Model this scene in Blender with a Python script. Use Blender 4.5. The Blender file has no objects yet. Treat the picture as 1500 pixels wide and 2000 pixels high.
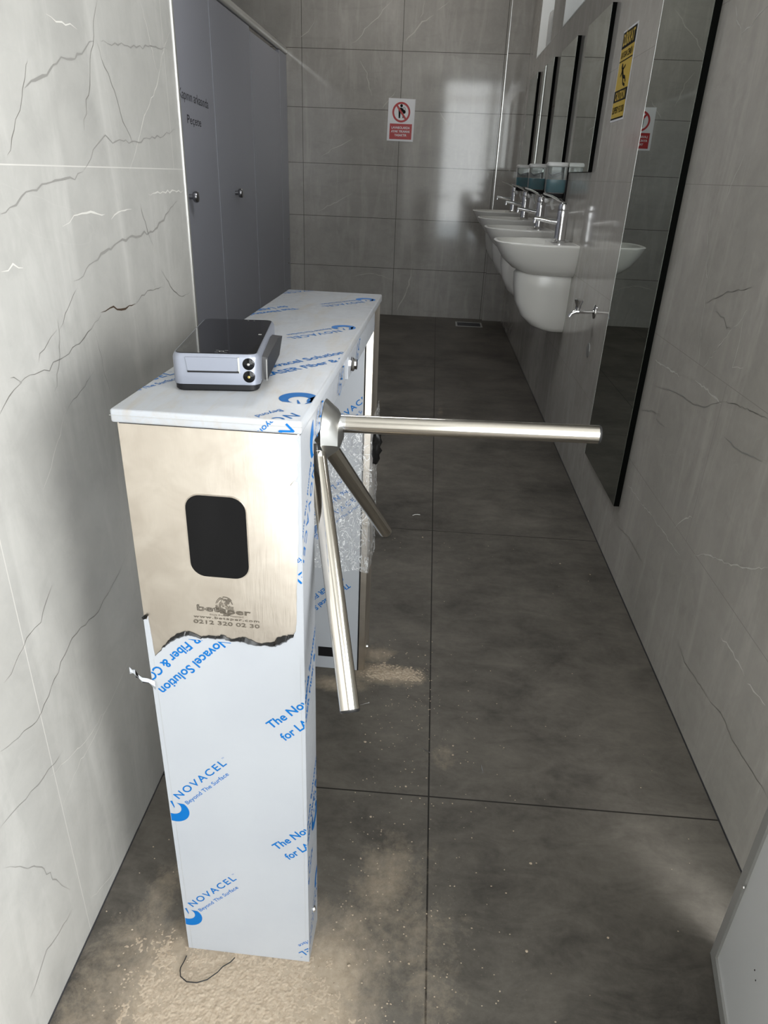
import bpy, bmesh, math, random
from mathutils import Vector, Matrix, noise
from math import pi, sin, cos, radians

# ------------------------------------------------------------------ camera
scn = bpy.context.scene
cam_data = bpy.data.cameras.new('camera')
cam = bpy.data.objects.new('camera', cam_data)
scn.collection.objects.link(cam)
cam_right = Vector((0.99692412, 0.06912224, 0.03693812))
cam_up = Vector((-0.06342595, 0.43470914, 0.89833463))
cam_fwd = Vector((-0.04603757, 0.8979143, -0.43775617))
m = Matrix((cam_right, cam_up, -cam_fwd)).transposed().to_4x4()
m.translation = Vector((0, 0, 1.155))
cam.matrix_world = m
cam_data.sensor_fit = 'HORIZONTAL'
cam_data.sensor_width = 36.0
cam_data.lens = 1354.0 * 36.0 / 1500.0
cam_data.clip_start = 0.02
scn.camera = cam

# ------------------------------------------------------------------ colour management, daylight
vs = scn.view_settings
vs.view_transform = 'Standard'
vs.look = 'None'
vs.gamma = 1.0
vs.use_curve_mapping = False
vs.exposure = 0.8

world = bpy.data.worlds.new('overcast_sky')
scn.world = world
world.use_nodes = True
bg = world.node_tree.nodes['Background']
bg.inputs[0].default_value = (0.86, 0.95, 1.0, 1)
bg.inputs[1].default_value = 3.0

def area_light(name, loc, target, sx, sy, power, col):
    ld = bpy.data.lights.new(name, 'AREA')
    ld.shape = 'RECTANGLE'
    ld.size, ld.size_y = sx, sy
    ld.energy = power
    ld.color = col
    o = bpy.data.objects.new(name, ld)
    scn.collection.objects.link(o)
    o.location = loc
    o.rotation_euler = (Vector(target) - Vector(loc)).to_track_quat('-Z', 'Y').to_euler()
    return o
# daylight entering by the entrance opening behind the viewer
area_light('daylight_entrance', (0.60, -1.28, 1.50), (0.50, 1.0, 1.0), 1.05, 2.3, 19, (1.0, 0.97, 0.93))
# daylight from the open side of the entrance, right of the viewer
area_light('daylight_side', (1.27, -0.25, 0.88), (-0.5, 0.2, 0.5), 1.5, 1.7, 88, (0.98, 0.99, 1.0))
# unseen fill lights added to brighten the deep end of the washroom
area_light('added_fill_back', (-0.35, 5.65, 2.73), (-0.35, 6.4, 1.0), 1.3, 0.3, 5, (1.0, 0.97, 0.92))
area_light('added_fill_cubicles', (-0.62, 2.9, 2.66), (-1.3, 2.55, 1.3), 0.25, 1.6, 16, (0.97, 0.98, 1.0))

# ------------------------------------------------------------------ node helpers
class NT:
    def __init__(s, name):
        s.m = bpy.data.materials.new(name)
        s.m.use_nodes = True
        s.t = s.m.node_tree
        s.b = s.t.nodes['Principled BSDF']
    def n(s, typ, **kw):
        nd = s.t.nodes.new(typ)
        for k, v in kw.items():
            setattr(nd, k, v)
        return nd
    def link(s, a, b):
        s.t.links.new(a, b)
    def put(s, sock, v):
        if isinstance(v, (int, float)):
            sock.default_value = v
        elif isinstance(v, (tuple, list)):
            sock.default_value = (*v, 1) if len(v) == 3 and sock.type == 'RGBA' else v
        else:
            s.link(v, sock)
    def math(s, op, a, b=None, c=None, clamp=False):
        nd = s.n('ShaderNodeMath', operation=op, use_clamp=clamp)
        s.put(nd.inputs[0], a)
        if b is not None: s.put(nd.inputs[1], b)
        if c is not None: s.put(nd.inputs[2], c)
        return nd.outputs[0]
    def pos(s):
        g = s.n('ShaderNodeTexCoord')
        return g.outputs['Object']
    def xyz(s, v):
        nd = s.n('ShaderNodeSeparateXYZ'); s.link(v, nd.inputs[0])
        return nd.outputs
    def scaled(s, v, sc, rot=(0, 0, 0), loc=(0, 0, 0)):
        nd = s.n('ShaderNodeMapping'); s.link(v, nd.inputs[0])
        nd.inputs['Scale'].default_value = sc
        nd.inputs['Rotation'].default_value = rot
        nd.inputs['Location'].default_value = loc
        return nd.outputs[0]
    def noise(s, v, scale, detail=4, rough=0.5, dist=0.0):
        nd = s.n('ShaderNodeTexNoise'); s.link(v, nd.inputs['Vector'])
        nd.inputs['Scale'].default_value = scale
        nd.inputs['Detail'].default_value = detail
        nd.inputs['Roughness'].default_value = rough
        nd.inputs['Distortion'].default_value = dist
        return nd.outputs[0]
    def ramp(s, f, a, b, c0=0.0, c1=1.0):
        nd = s.n('ShaderNodeMapRange'); nd.clamp = True
        s.put(nd.inputs[0], f)
        for i, v in enumerate((a, b, c0, c1)):
            nd.inputs[i + 1].default_value = v
        return nd.outputs[0]
    def mix(s, f, a, b):
        nd = s.n('ShaderNodeMix', data_type='RGBA')
        s.put(nd.inputs[0], f); s.put(nd.inputs[6], a); s.put(nd.inputs[7], b)
        return nd.outputs[2]
    def bump(s, h, strength=0.3, dist=0.002):
        nd = s.n('ShaderNodeBump')
        nd.inputs['Strength'].default_value = strength
        nd.inputs['Distance'].default_value = dist
        s.link(h, nd.inputs['Height'])
        s.link(nd.outputs[0], s.b.inputs['Normal'])
    def set(s, **kw):
        names = dict(col='Base Color', rough='Roughness', metal='Metallic', ior='IOR', spec='Specular IOR Level',
                     trans='Transmission Weight', alpha='Alpha', coat='Coat Weight', coatr='Coat Roughness', aniso='Anisotropic')
        for k, v in kw.items():
            s.put(s.b.inputs[names[k]], v)
        return s

def simple(name, col, rough=0.5, metal=0.0, **kw):
    t = NT(name); t.set(col=col, rough=rough, metal=metal, **kw)
    return t.m

def marble(name, base, joints, joint_col, rough=0.09, joint_w=0.0016):
    """joints: list of (axis, offset, pitch or 0, cond) ; cond=(axis, lo, hi, period) or None"""
    t = NT(name)
    p = t.pos(); x = t.xyz(p)
    n1 = t.noise(p, 1.6, 6, 0.6, 0.6)
    n2 = t.noise(p, 7.0, 8, 0.65, 0.4)
    n3 = t.noise(t.scaled(p, (1, 1, 1), (0.5, 0.7, 0.3)), 34.0, 5, 0.7, 0.3)
    br = t.math('ADD', t.math('MULTIPLY', t.ramp(n1, 0.3, 0.7, -1, 1), 0.10),
                t.math('ADD', t.math('MULTIPLY', t.ramp(n2, 0.3, 0.7, -1, 1), 0.07), t.math('MULTIPLY', t.ramp(n3, 0.3, 0.7, -1, 1), 0.035)))
    br = t.math('ADD', br, 1.0)
    # hairline veins: iso-lines of warped noise stretched along a diagonal
    pv = t.scaled(p, (1.0, 1.0, 1.7), (0.75, 0.6, 0.2))
    va = t.noise(pv, 1.3, 5, 0.55, 1.2)
    la = t.ramp(t.math('ABSOLUTE', t.math('SUBTRACT', va, 0.5)), 0.0, 0.0035, 1, 0)
    ma = t.ramp(t.noise(p, 2.3, 2), 0.5, 0.62, 0, 1)
    vb = t.noise(t.scaled(p, (1.5, 1.5, 1.0), (-0.6, 0.9, 1.0), (3, 1, 2)), 1.5, 6, 0.6, 0.9)
    lb = t.ramp(t.math('ABSOLUTE', t.math('SUBTRACT', vb, 0.47)), 0.0, 0.0025, 1, 0)
    mb = t.ramp(t.noise(p, 1.9, 2), 0.42, 0.55, 1, 0)
    vc = t.noise(t.scaled(p, (1, 1, 1), (0.2, 0.5, 0.8), (9, 3, 5)), 2.6, 6, 0.62, 1.4)
    lc = t.ramp(t.math('ABSOLUTE', t.math('SUBTRACT', vc, 0.52)), 0.0, 0.010, 1, 0)
    dark = tuple(c * 0.5 for c in base); light = tuple(min(1, c * 1.55 + 0.04) for c in base)
    sc = t.n('ShaderNodeVectorMath', operation='SCALE'); sc.inputs[0].default_value = base
    t.link(br, sc.inputs['Scale'])
    col = sc.outputs[0]
    col = t.mix(t.math('MULTIPLY', lc, 0.0), col, dark)
    wisp = t.noise(t.scaled(p, (9, 9, 1.4), (0.5, 0.45, 0.0)), 1.4, 6, 0.65, 0.6)
    col = t.mix(t.ramp(wisp, 0.50, 0.72, 0, 0.32), col, light)
    wisp2 = t.noise(t.scaled(p, (2.0, 7, 7), (-0.5, 0.3, 0.4), (4, 4, 1)), 1.6, 6, 0.65, 0.8)
    col = t.mix(t.ramp(wisp2, 0.52, 0.75, 0, 0.22), col, dark)
    col = t.mix(t.math('MULTIPLY', t.math('MULTIPLY', la, ma), 0.08), col, light)
    col = t.mix(t.math('MULTIPLY', t.math('MULTIPLY', lb, mb), 0.0), col, dark)
    mask = None
    for ax, off, pitch, cond in joints:
        c = t.math('SUBTRACT', x[ax], off)
        if pitch:
            c = t.math('PINGPONG', c, pitch / 2.0)
        l = t.math('LESS_THAN', t.math('ABSOLUTE', c), joint_w / 2)
        if cond:
            cx, lo, hi, per = cond
            v = x[cx]
            if per:
                v = t.math('FLOORED_MODULO', v, per)
            l = t.math('MULTIPLY', l, t.math('MULTIPLY', t.math('GREATER_THAN', v, lo), t.math('LESS_THAN', v, hi)))
        mask = l if mask is None else t.math('MAXIMUM', mask, l)
    if mask is not None:
        col = t.mix(mask, col, joint_col)
        t.bump(t.math('SUBTRACT', 1.0, mask), 0.25, 0.001)
    t.set(col=col, rough=rough, ior=1.5)
    return t.m

# ------------------------------------------------------------------ mesh helpers
def T(x=0, y=0, z=0): return Matrix.Translation((x, y, z))
class MB:
    def __init__(s): s.bm = bmesh.new()
    def _xf(s, vs, mtx):
        if mtx is not None:
            for v in vs: v.co = mtx @ v.co
    def box(s, x0, y0, z0, x1, y1, z1, bev=0.0, seg=2, mtx=None, mi=0):
        b = s.bm
        vs = [b.verts.new(c) for c in ((x0,y0,z0),(x1,y0,z0),(x1,y1,z0),(x0,y1,z0),(x0,y0,z1),(x1,y0,z1),(x1,y1,z1),(x0,y1,z1))]
        fs = [b.faces.new([vs[i] for i in f]) for f in ((0,3,2,1),(4,5,6,7),(0,1,5,4),(1,2,6,5),(2,3,7,6),(3,0,4,7))]
        for f in fs: f.material_index = mi
        if bev > 0:
            es = list({e for f in fs for e in f.edges})
            r = bmesh.ops.bevel(b, geom=es, offset=bev, segments=seg, profile=0.5, affect='EDGES', clamp_overlap=True)
            allv = set(r['verts']) | {v for v in vs if v.is_valid}
            for f in r['faces']: f.material_index = mi; f.smooth = True
            vs = list(allv)
        s._xf(vs, mtx); return s
    def loft(s, rings, close=True, cap0=True, cap1=True, smooth=True, mi=0, mtx=None):
        b = s.bm; R = [[b.verts.new(c) for c in r] for r in rings]; n = len(R[0])
        for a, c in zip(R[:-1], R[1:]):
            for i in range(n if close else n - 1):
                j = (i + 1) % n
                f = b.faces.new((a[i], a[j], c[j], c[i])); f.smooth = smooth; f.material_index = mi
        if cap0: f = b.faces.new(R[0][::-1]); f.material_index = mi
        if cap1: f = b.faces.new(R[-1]); f.material_index = mi
        s._xf([v for r in R for v in r], mtx); return s
    def lathe(s, prof, seg=32, mtx=None, mi=0, smooth=True):
        rings = [[(r * cos(2*pi*i/seg), r * sin(2*pi*i/seg), z) for i in range(seg)] for r, z in prof]
        return s.loft(rings, True, True, True, smooth, mi, mtx)
    def cyl(s, a, b_, r, seg=24, mi=0, r1=None):
        a = Vector(a); d = Vector(b_) - a
        mt = T(*a) @ d.to_track_quat('Z', 'Y').to_matrix().to_4x4()
        return s.lathe([(r, 0), (r if r1 is None else r1, d.length)], seg, mt, mi)
    def tube(s, pts, r, seg=10, mi=0, flat=1.0):
        pts = [Vector(p) for p in pts]; rings = []
        up = Vector((0, 0, 1)); prev = None
        for i, p in enumerate(pts):
            d = (pts[min(i+1, len(pts)-1)] - pts[max(i-1, 0)]).normalized()
            if prev is None:
                a = d.cross(up if abs(d.z) < 0.9 else Vector((1, 0, 0))).normalized()
            else:
                a = (prev - d * prev.dot(d)).normalized()
            prev = a; c = d.cross(a)
            rr = r[i] if isinstance(r, (list, tuple)) else r
            rings.append([p + a * rr * cos(2*pi*k/seg) + c * rr * flat * sin(2*pi*k/seg) for k in range(seg)])
        return s.loft(rings, mi=mi)
    def poly(s, pts, mi=0, depth=None):
        f = s.bm.faces.new([s.bm.verts.new(p) for p in pts]); f.material_index = mi
        if depth is not None:
            r = bmesh.ops.extrude_face_region(s.bm, geom=[f])
            for v in r['geom']:
                if isinstance(v, bmesh.types.BMVert): v.co += Vector(depth)
        return s
    def rib(s, pts, w, nrm, mi=0):
        """flat ribbon of width w along 3-D points lying in the plane with normal nrm"""
        nrm = Vector(nrm); pts = [Vector(p) for p in pts]; n = len(pts); L = []; Rr = []
        for i, p in enumerate(pts):
            d = (pts[min(i+1, n-1)] - pts[max(i-1, 0)]).normalized(); a = d.cross(nrm).normalized()
            ww = (w[i] if isinstance(w, (list, tuple)) else w) / 2
            L.append(s.bm.verts.new(p + a * ww)); Rr.append(s.bm.verts.new(p - a * ww))
        for i in range(n - 1):
            f = s.bm.faces.new((L[i], L[i+1], Rr[i+1], Rr[i])); f.material_index = mi
        return s
    def build(s, name, mats, parent=None, loc=None, fix=True, sharp=35):
        if fix: bmesh.ops.recalc_face_normals(s.bm, faces=s.bm.faces)
        me = bpy.data.meshes.new(name); s.bm.to_mesh(me); s.bm.free()
        for mt in (mats if isinstance(mats, (list, tuple)) else [mats]): me.materials.append(mt)
        o = bpy.data.objects.new(name, me); scn.collection.objects.link(o)
        if parent: o.parent = parent
        if loc: o.location = loc
        if sharp: me.set_sharp_from_angle(angle=radians(sharp))
        return o

def tag(o, label=None, cat=None, group=None, kind=None):
    if label: o['label'] = label
    if cat: o['category'] = cat
    if group: o['group'] = group
    if kind: o['kind'] = kind
    return o
def thing(name, label, cat, loc=(0, 0, 0), rz=0.0, group=None):
    o = bpy.data.objects.new(name, None); scn.collection.objects.link(o)
    o.location = loc; o.rotation_euler = (0, 0, rz); o.empty_display_size = 0.05
    return tag(o, label, cat, group)
def struct(o): o['kind'] = 'structure'; return o
def copy_tree(o, parent=None):
    c = o.copy(); scn.collection.objects.link(c)
    if parent: c.parent = parent
    for ch in o.children: copy_tree(ch, c)
    return c

# lettering: builtin font -> flat 2-D faces
_tc = {}
def glyphs(txt, outline=False, space=1.0, bold=0.0):
    key = (txt, outline, space, bold)
    if key in _tc: return _tc[key]
    cu = bpy.data.curves.new('t', 'FONT'); cu.body = txt; cu.size = 1.0; cu.resolution_u = 3
    cu.space_character = space; cu.offset = bold
    if outline:
        cu.fill_mode = 'NONE'; cu.bevel_depth = 0.018; cu.bevel_resolution = 0
    ob = bpy.data.objects.new('t', cu); scn.collection.objects.link(ob)
    bpy.context.view_layer.update()
    me = bpy.data.meshes.new_from_object(ob.evaluated_get(bpy.context.evaluated_depsgraph_get()))
    vs = [(v.co.x, v.co.y) for v in me.vertices]; fs = [tuple(p.vertices) for p in me.polygons]
    bpy.data.objects.remove(ob); bpy.data.curves.remove(cu); bpy.data.meshes.remove(me)
    x0 = min(v[0] for v in vs); x1 = max(v[0] for v in vs); y1 = max(v[1] for v in vs)
    y0 = min(v[1] for v in vs)
    _tc[key] = (vs, fs, x0, x1, y0, y1); return _tc[key]
class Ink:
    """collects flat 2-D shapes, clips them and maps them onto a surface"""
    def __init__(s): s.bm = bmesh.new()
    def text(s, txt, u, v, w, h=None, ang=0.0, mi=0, center=False, org=None, **kw):
        vs, fs, x0, x1, y0, y1 = glyphs(txt, **kw)
        sx = w / (x1 - x0); sy = sx if h is None else h / 0.72
        du = -w / 2 if center else 0.0
        q = [((a - x0) * sx + du, b * sy) for a, b in vs]
        return s.raw(q, fs, u, v, ang, mi, org)
    def raw(s, q, fs, u, v, ang=0.0, mi=0, org=None):
        """(u,v) is the offset inside the rotated frame when org is given, else the position"""
        ca, sa = cos(ang), sin(ang)
        if org is None: org = (u, v); u = v = 0.0
        V = [s.bm.verts.new((org[0] + (a+u) * ca - (b+v) * sa, org[1] + (a+u) * sa + (b+v) * ca, 0)) for a, b in q]
        for f in fs:
            try: s.bm.faces.new([V[i] for i in f]).material_index = mi
            except ValueError: pass
        return s
    def shape(s, pts, u=0, v=0, ang=0.0, mi=0, org=None):
        return s.raw(pts, [tuple(range(len(pts)))], u, v, ang, mi, org)
    def ring(s, r0, r1, u, v, n=40, a0=0, a1=2*pi, mi=0, ang=0.0, org=None, sy=1.0):
        q = []; fs = []
        full = abs(a1 - a0 - 2*pi) < 1e-6
        for i in range(n + (0 if full else 1)):
            a = a0 + (a1 - a0) * i / n
            q += [(r0*cos(a), r0*sin(a)*sy), (r1*cos(a), r1*sin(a)*sy)]
        m_ = len(q) // 2
        for i in range(n):
            j = (i + 1) % m_
            fs.append((2*i, 2*i+1, 2*j+1, 2*j))
        return s.raw(q, fs, u, v, ang, mi, org)
    def clip(s, u0, v0, u1, v1):
        for co, no in (((u0,0,0),(-1,0,0)), ((u1,0,0),(1,0,0)), ((0,v0,0),(0,-1,0)), ((0,v1,0),(0,1,0))):
            bmesh.ops.bisect_plane(s.bm, geom=list(s.bm.verts)+list(s.bm.edges)+list(s.bm.faces), plane_co=co, plane_no=no, clear_outer=True, dist=1e-7)
        return s
    def build(s, name, mats, fn, parent=None):
        for v in s.bm.verts: v.co = Vector(fn(v.co.x, v.co.y, v.co.z))
        me = bpy.data.meshes.new(name); s.bm.to_mesh(me); s.bm.free()
        for mt in (mats if isinstance(mats, (list, tuple)) else [mats]): me.materials.append(mt)
        o = bpy.data.objects.new(name, me); scn.collection.objects.link(o)
        if parent: o.parent = parent
        return o

# ------------------------------------------------------------------ materials
TILE = (0.36, 0.345, 0.32)
XR, XL, YB, XS, ZC = 0.653, -0.497, 6.48, -1.26, 2.75
M = {}
M['wall_left'] = marble('polished_grey_marble_tile_a', (0.36, 0.355, 0.335), [(2, 1.149, 0, None), (1, 0.702, 1.2, (2, -1, 1.149, 0)), (1, 1.43, 1.2, (2, 1.149, 9, 0))], (0.5, 0.49, 0.46), 0.28)
M['wall_right'] = marble('polished_grey_marble_tile_b', (0.43, 0.41, 0.375), [(2, 0.0, 0.387, None), (1, 1.519, 1.2, (2, 0.387, 0.774, 0.774)), (1, 0.92, 1.2, (2, 0.0, 0.387, 0.774))], (0.3, 0.285, 0.26), 0.10, 0.0014)
M['wall_back'] = marble('polished_grey_marble_tile_c', TILE, [(2, 0.0, 0.406, None), (0, -0.335, 0.8, None)], (0.09, 0.085, 0.075), 0.075, 0.004)
M['vein_w'] = simple('white_vein', (0.58, 0.57, 0.53), 0.3)
M['vein_wb'] = simple('pale_vein', (0.52, 0.5, 0.46), 0.15)
M['vein_g'] = simple('grey_vein', (0.24, 0.235, 0.22), 0.3)
M['vein_d'] = simple('dark_vein', (0.15, 0.145, 0.13), 0.3)
M['vein_b'] = simple('brown_crack', (0.06, 0.04, 0.025), 0.5)
M['plaster'] = simple('plain_plaster', (0.55, 0.55, 0.53), 0.8)
M['ceiling'] = simple('ceiling_paint', (0.55, 0.55, 0.53), 0.8)
M['trim'] = simple('aluminium_trim', (0.75, 0.75, 0.73), 0.3, 0.9)
M['chrome'] = simple('chrome', (0.82, 0.82, 0.83), 0.08, 1.0)
M['ceramic'] = simple('white_ceramic', (0.74, 0.73, 0.69), 0.22)
M['black'] = simple('black_plastic', (0.006, 0.006, 0.007), 0.45, spec=0.25)
M['black_gloss'] = simple('black_glass', (0.002, 0.002, 0.0025), 0.05, spec=0.22)
M['dark_edge'] = simple('dark_mirror_edge', (0.002, 0.0025, 0.002), 0.7, spec=0.05)
M['mirror'] = simple('mirror_glass', (0.62, 0.67, 0.64), 0.01, 1.0)
M['mirror_dark'] = simple('tinted_mirror_glass', (0.40, 0.44, 0.41), 0.01, 1.0)
M['white_plastic'] = simple('white_plastic', (0.75, 0.75, 0.73), 0.3)
M['paper_white'] = simple('sign_white', (0.78, 0.78, 0.8), 0.4)
M['red'] = simple('sign_red', (0.42, 0.012, 0.014), 0.35)
M['yellow'] = simple('sign_yellow', (0.62, 0.42, 0.03), 0.35)
M['ink_black'] = simple('sign_black', (0.006, 0.006, 0.006), 0.6, spec=0.15)
M['stall'] = simple('grey_laminate', (0.33, 0.34, 0.385), 0.42)
M['near_black'] = simple('seam_shade_joint_grate', (0.03, 0.03, 0.034), 0.5)  # near-black of joints and grate, and of the shade painted in door seams
M['pen'] = simple('pen_ink', (0.015, 0.015, 0.02), 0.6)
M['blue'] = simple('blue_print', (0.0, 0.10, 0.32), 0.5, spec=0.2)
M['film_black'] = simple('film_black_side', (0.004, 0.004, 0.004), 0.3, spec=0.35)
M['knob'] = simple('dull_steel_knob', (0.30, 0.30, 0.31), 0.3, 1.0)
M['rubber'] = simple('black_rubber_cap', (0.01, 0.01, 0.01), 0.5)
M['engrave'] = simple('laser_engraving', (0.10, 0.085, 0.065), 0.6, 0.4)
M['housing'] = simple('grey_metallic_plastic', (0.20, 0.215, 0.255), 0.34, 0.35)
M['brass'] = simple('lens_brass', (0.8, 0.6, 0.2), 0.2, 1.0)
M['teal'] = simple('teal_soap', (0.0, 0.17, 0.23), 0.1)
M['panel'] = simple('pale_grey_panel', (0.60, 0.61, 0.61), 0.35)
M['panel_edge'] = simple('grey_metal_edge', (0.36, 0.36, 0.345), 0.4, 0.3)
t = NT('clear_plastic'); t.set(col=(0.85, 0.9, 0.9), rough=0.05, trans=0.9, ior=1.3); M['clear'] = t.m
t = NT('window_glass'); t.set(col=(1, 1, 1), rough=0.0, trans=1.0, ior=1.02); M['glass'] = t.m

# brushed steel
t = NT('brushed_steel'); p = t.pos()
b1 = t.noise(t.scaled(p, (1600, 1600, 26)), 1.0, 3, 0.6)
b2 = t.noise(p, 22, 3, 0.6, 0.5)
t.set(col=t.mix(t.ramp(b2, 0.35, 0.65), (0.52, 0.465, 0.40), (0.60, 0.545, 0.475)), metal=1.0,
      rough=t.ramp(b1, 0.3, 0.7, 0.34, 0.50)); t.bump(b1, 0.12, 0.0004); M['steel'] = t.m
# polished tube steel
t = NT('polished_steel_tube'); p = t.pos()
b1 = t.noise(p, 260, 2, 0.5)
t.set(col=(0.72, 0.68, 0.62), metal=1.0, rough=0.13); M['tube'] = t.m
M['cast'] = simple('satin_aluminium', (0.62, 0.63, 0.62), 0.3, 1.0)
# protective film on steel
def film(name, smudge):
    t = NT(name); p = t.pos()
    w = t.noise(p, 55, 4, 0.6, 0.5)
    f = t.noise(p, 6, 3, 0.5)
    col = t.mix(t.ramp(f, 0.3, 0.7), (0.31, 0.325, 0.35), (0.335, 0.35, 0.37))
    if smudge:
        d = t.noise(t.scaled(p, (9, 2.2, 9)), 3.0, 6, 0.7, 0.8)
        col = t.mix(t.math('MULTIPLY', t.ramp(d, 0.47, 0.70), 0.6), col, (0.30, 0.265, 0.21))
        fl = t.noise(p, 90, 3, 0.7)
        col = t.mix(t.ramp(fl, 0.71, 0.75, 0, 0.4), col, (0.3, 0.26, 0.2))
    t.set(col=col, rough=t.ramp(w, 0.3, 0.7, 0.34, 0.46), metal=0.0, spec=0.4)
    t.bump(w, 0.05, 0.0006)
    return t.m
M['film'] = film('protective_film', False)
M['film_lid'] = film('dusty_protective_film', True)
# stretch wrap; crease highlights painted in as opaque white lines
t = NT('stretch_wrap'); p = t.pos()
w = t.noise(t.scaled(p, (30, 30, 20), (0.3, 0.5, 0.4)), 1.5, 4, 0.6, 1.6)
t.set(col=(0.8, 0.82, 0.83), rough=0.08, ior=1.5)
t.set(col=(0.95, 0.96, 0.97), alpha=t.ramp(t.math('ABSOLUTE', t.math('SUBTRACT', w, 0.5)), 0.0, 0.022, 0.95, 0.16))
t.bump(w, 1.0, 0.012); M['wrap'] = t.m

# floor: dark stone tile with dust
t = NT('dark_stone_floor_tile'); p = t.pos(); x = t.xyz(p)
n1 = t.noise(p, 2.4, 7, 0.6, 0.3); n2 = t.noise(t.scaled(p, (0.8, 1.6, 1)), 11, 9, 0.72, 0.5); n3 = t.noise(p, 60, 6, 0.75)
s_ = t.math('ADD', t.math('MULTIPLY', n1, 0.5), t.math('ADD', t.math('MULTIPLY', n2, 0.38), t.math('MULTIPLY', n3, 0.12)))
col = t.mix(t.ramp(s_, 0.36, 0.62), (0.044, 0.040, 0.034), (0.150, 0.136, 0.116))
jx = t.math('LESS_THAN', t.math('PINGPONG', t.math('SUBTRACT', x[0], 0.0635), 0.3), 0.0016)
jy = t.math('LESS_THAN', t.math('PINGPONG', t.math('SUBTRACT', x[1], 1.04), 0.6), 0.0016)
j = t.math('MAXIMUM', jx, jy)
col = t.mix(j, col, (0.015, 0.013, 0.011))
dn = t.noise(p, 9, 6, 0.7, 0.6); dn2 = t.noise(p, 45, 5, 0.8, 0.3); grit = t.noise(p, 330, 2, 0.6)
dust = None
for cx, cy, rx, ry, amt in ((-0.27, 0.60, 0.24, 0.17, 1.1), (-0.12, 0.64, 0.15, 0.17, 1.0), (-0.05, 1.42, 0.115, 0.045, 1.0), (-0.08, 1.50, 0.07, 0.05, 0.6),
                            (-0.17, 1.37, 0.10, 0.035, 0.75), (-0.02, 0.85, 0.07, 0.13, 0.62), (0.09, 1.15, 0.05, 0.05, 0.50), (-0.40, 0.75, 0.06, 0.22, 0.5), (0.0, 0.72, 0.22, 0.25, 0.42),
                            (-0.08, 0.58, 0.2, 0.1, 0.6), (0.1, 3.68, 0.03, 0.2, 0.4)):
    a = t.math('DIVIDE', t.math('SUBTRACT', x[0], cx), rx); b_ = t.math('DIVIDE', t.math('SUBTRACT', x[1], cy), ry)
    d2 = t.math('SQRT', t.math('ADD', t.math('MULTIPLY', a, a), t.math('MULTIPLY', b_, b_)))
    g = t.ramp(d2, 0.25, 1.35, amt, 0.0)
    dust = g if dust is None else t.math('MAXIMUM', dust, g)
fade = t.math('ADD', dust, t.math('MULTIPLY', t.math('SUBTRACT', t.math('ADD', t.math('MULTIPLY', dn, 0.6), t.math('MULTIPLY', dn2, 0.4)), 0.5), 1.7))
mask = t.math('MULTIPLY', t.ramp(fade, 0.30, 0.95, 0, 1), t.ramp(dust, 0.0, 0.2, 0, 1))
spk = t.math('MULTIPLY', t.ramp(grit, 0.70, 0.74, 0, 0.8), t.ramp(dust, 0.0, 0.35, 0.08, 1.0))
mask2 = t.math('MAXIMUM', t.math('MULTIPLY', mask, 0.8), spk)
col = t.mix(mask2, col, t.mix(t.ramp(n3, 0.3, 0.7), (0.33, 0.265, 0.19), (0.46, 0.385, 0.295)))
t.set(col=col, rough=t.math('ADD', t.ramp(n2, 0.3, 0.7, 0.5, 0.64), t.math('MULTIPLY', mask2, 0.35), clamp=True), ior=1.45, spec=0.3)
t.bump(t.math('SUBTRACT', t.math('ADD', t.math('MULTIPLY', n3, 0.35), t.math('MULTIPLY', mask2, 0.8)), j), 0.35, 0.0012)
M['floor'] = t.m
t = NT('drilling_dust'); p = t.pos()
d1 = t.noise(p, 110, 7, 0.8); d2 = t.noise(p, 14, 4, 0.6)
t.set(col=t.mix(t.ramp(d1, 0.3, 0.7), (0.30, 0.235, 0.165), (0.50, 0.42, 0.325)), rough=0.95)
t.bump(d1, 0.8, 0.002); M['sand'] = t.m
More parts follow.
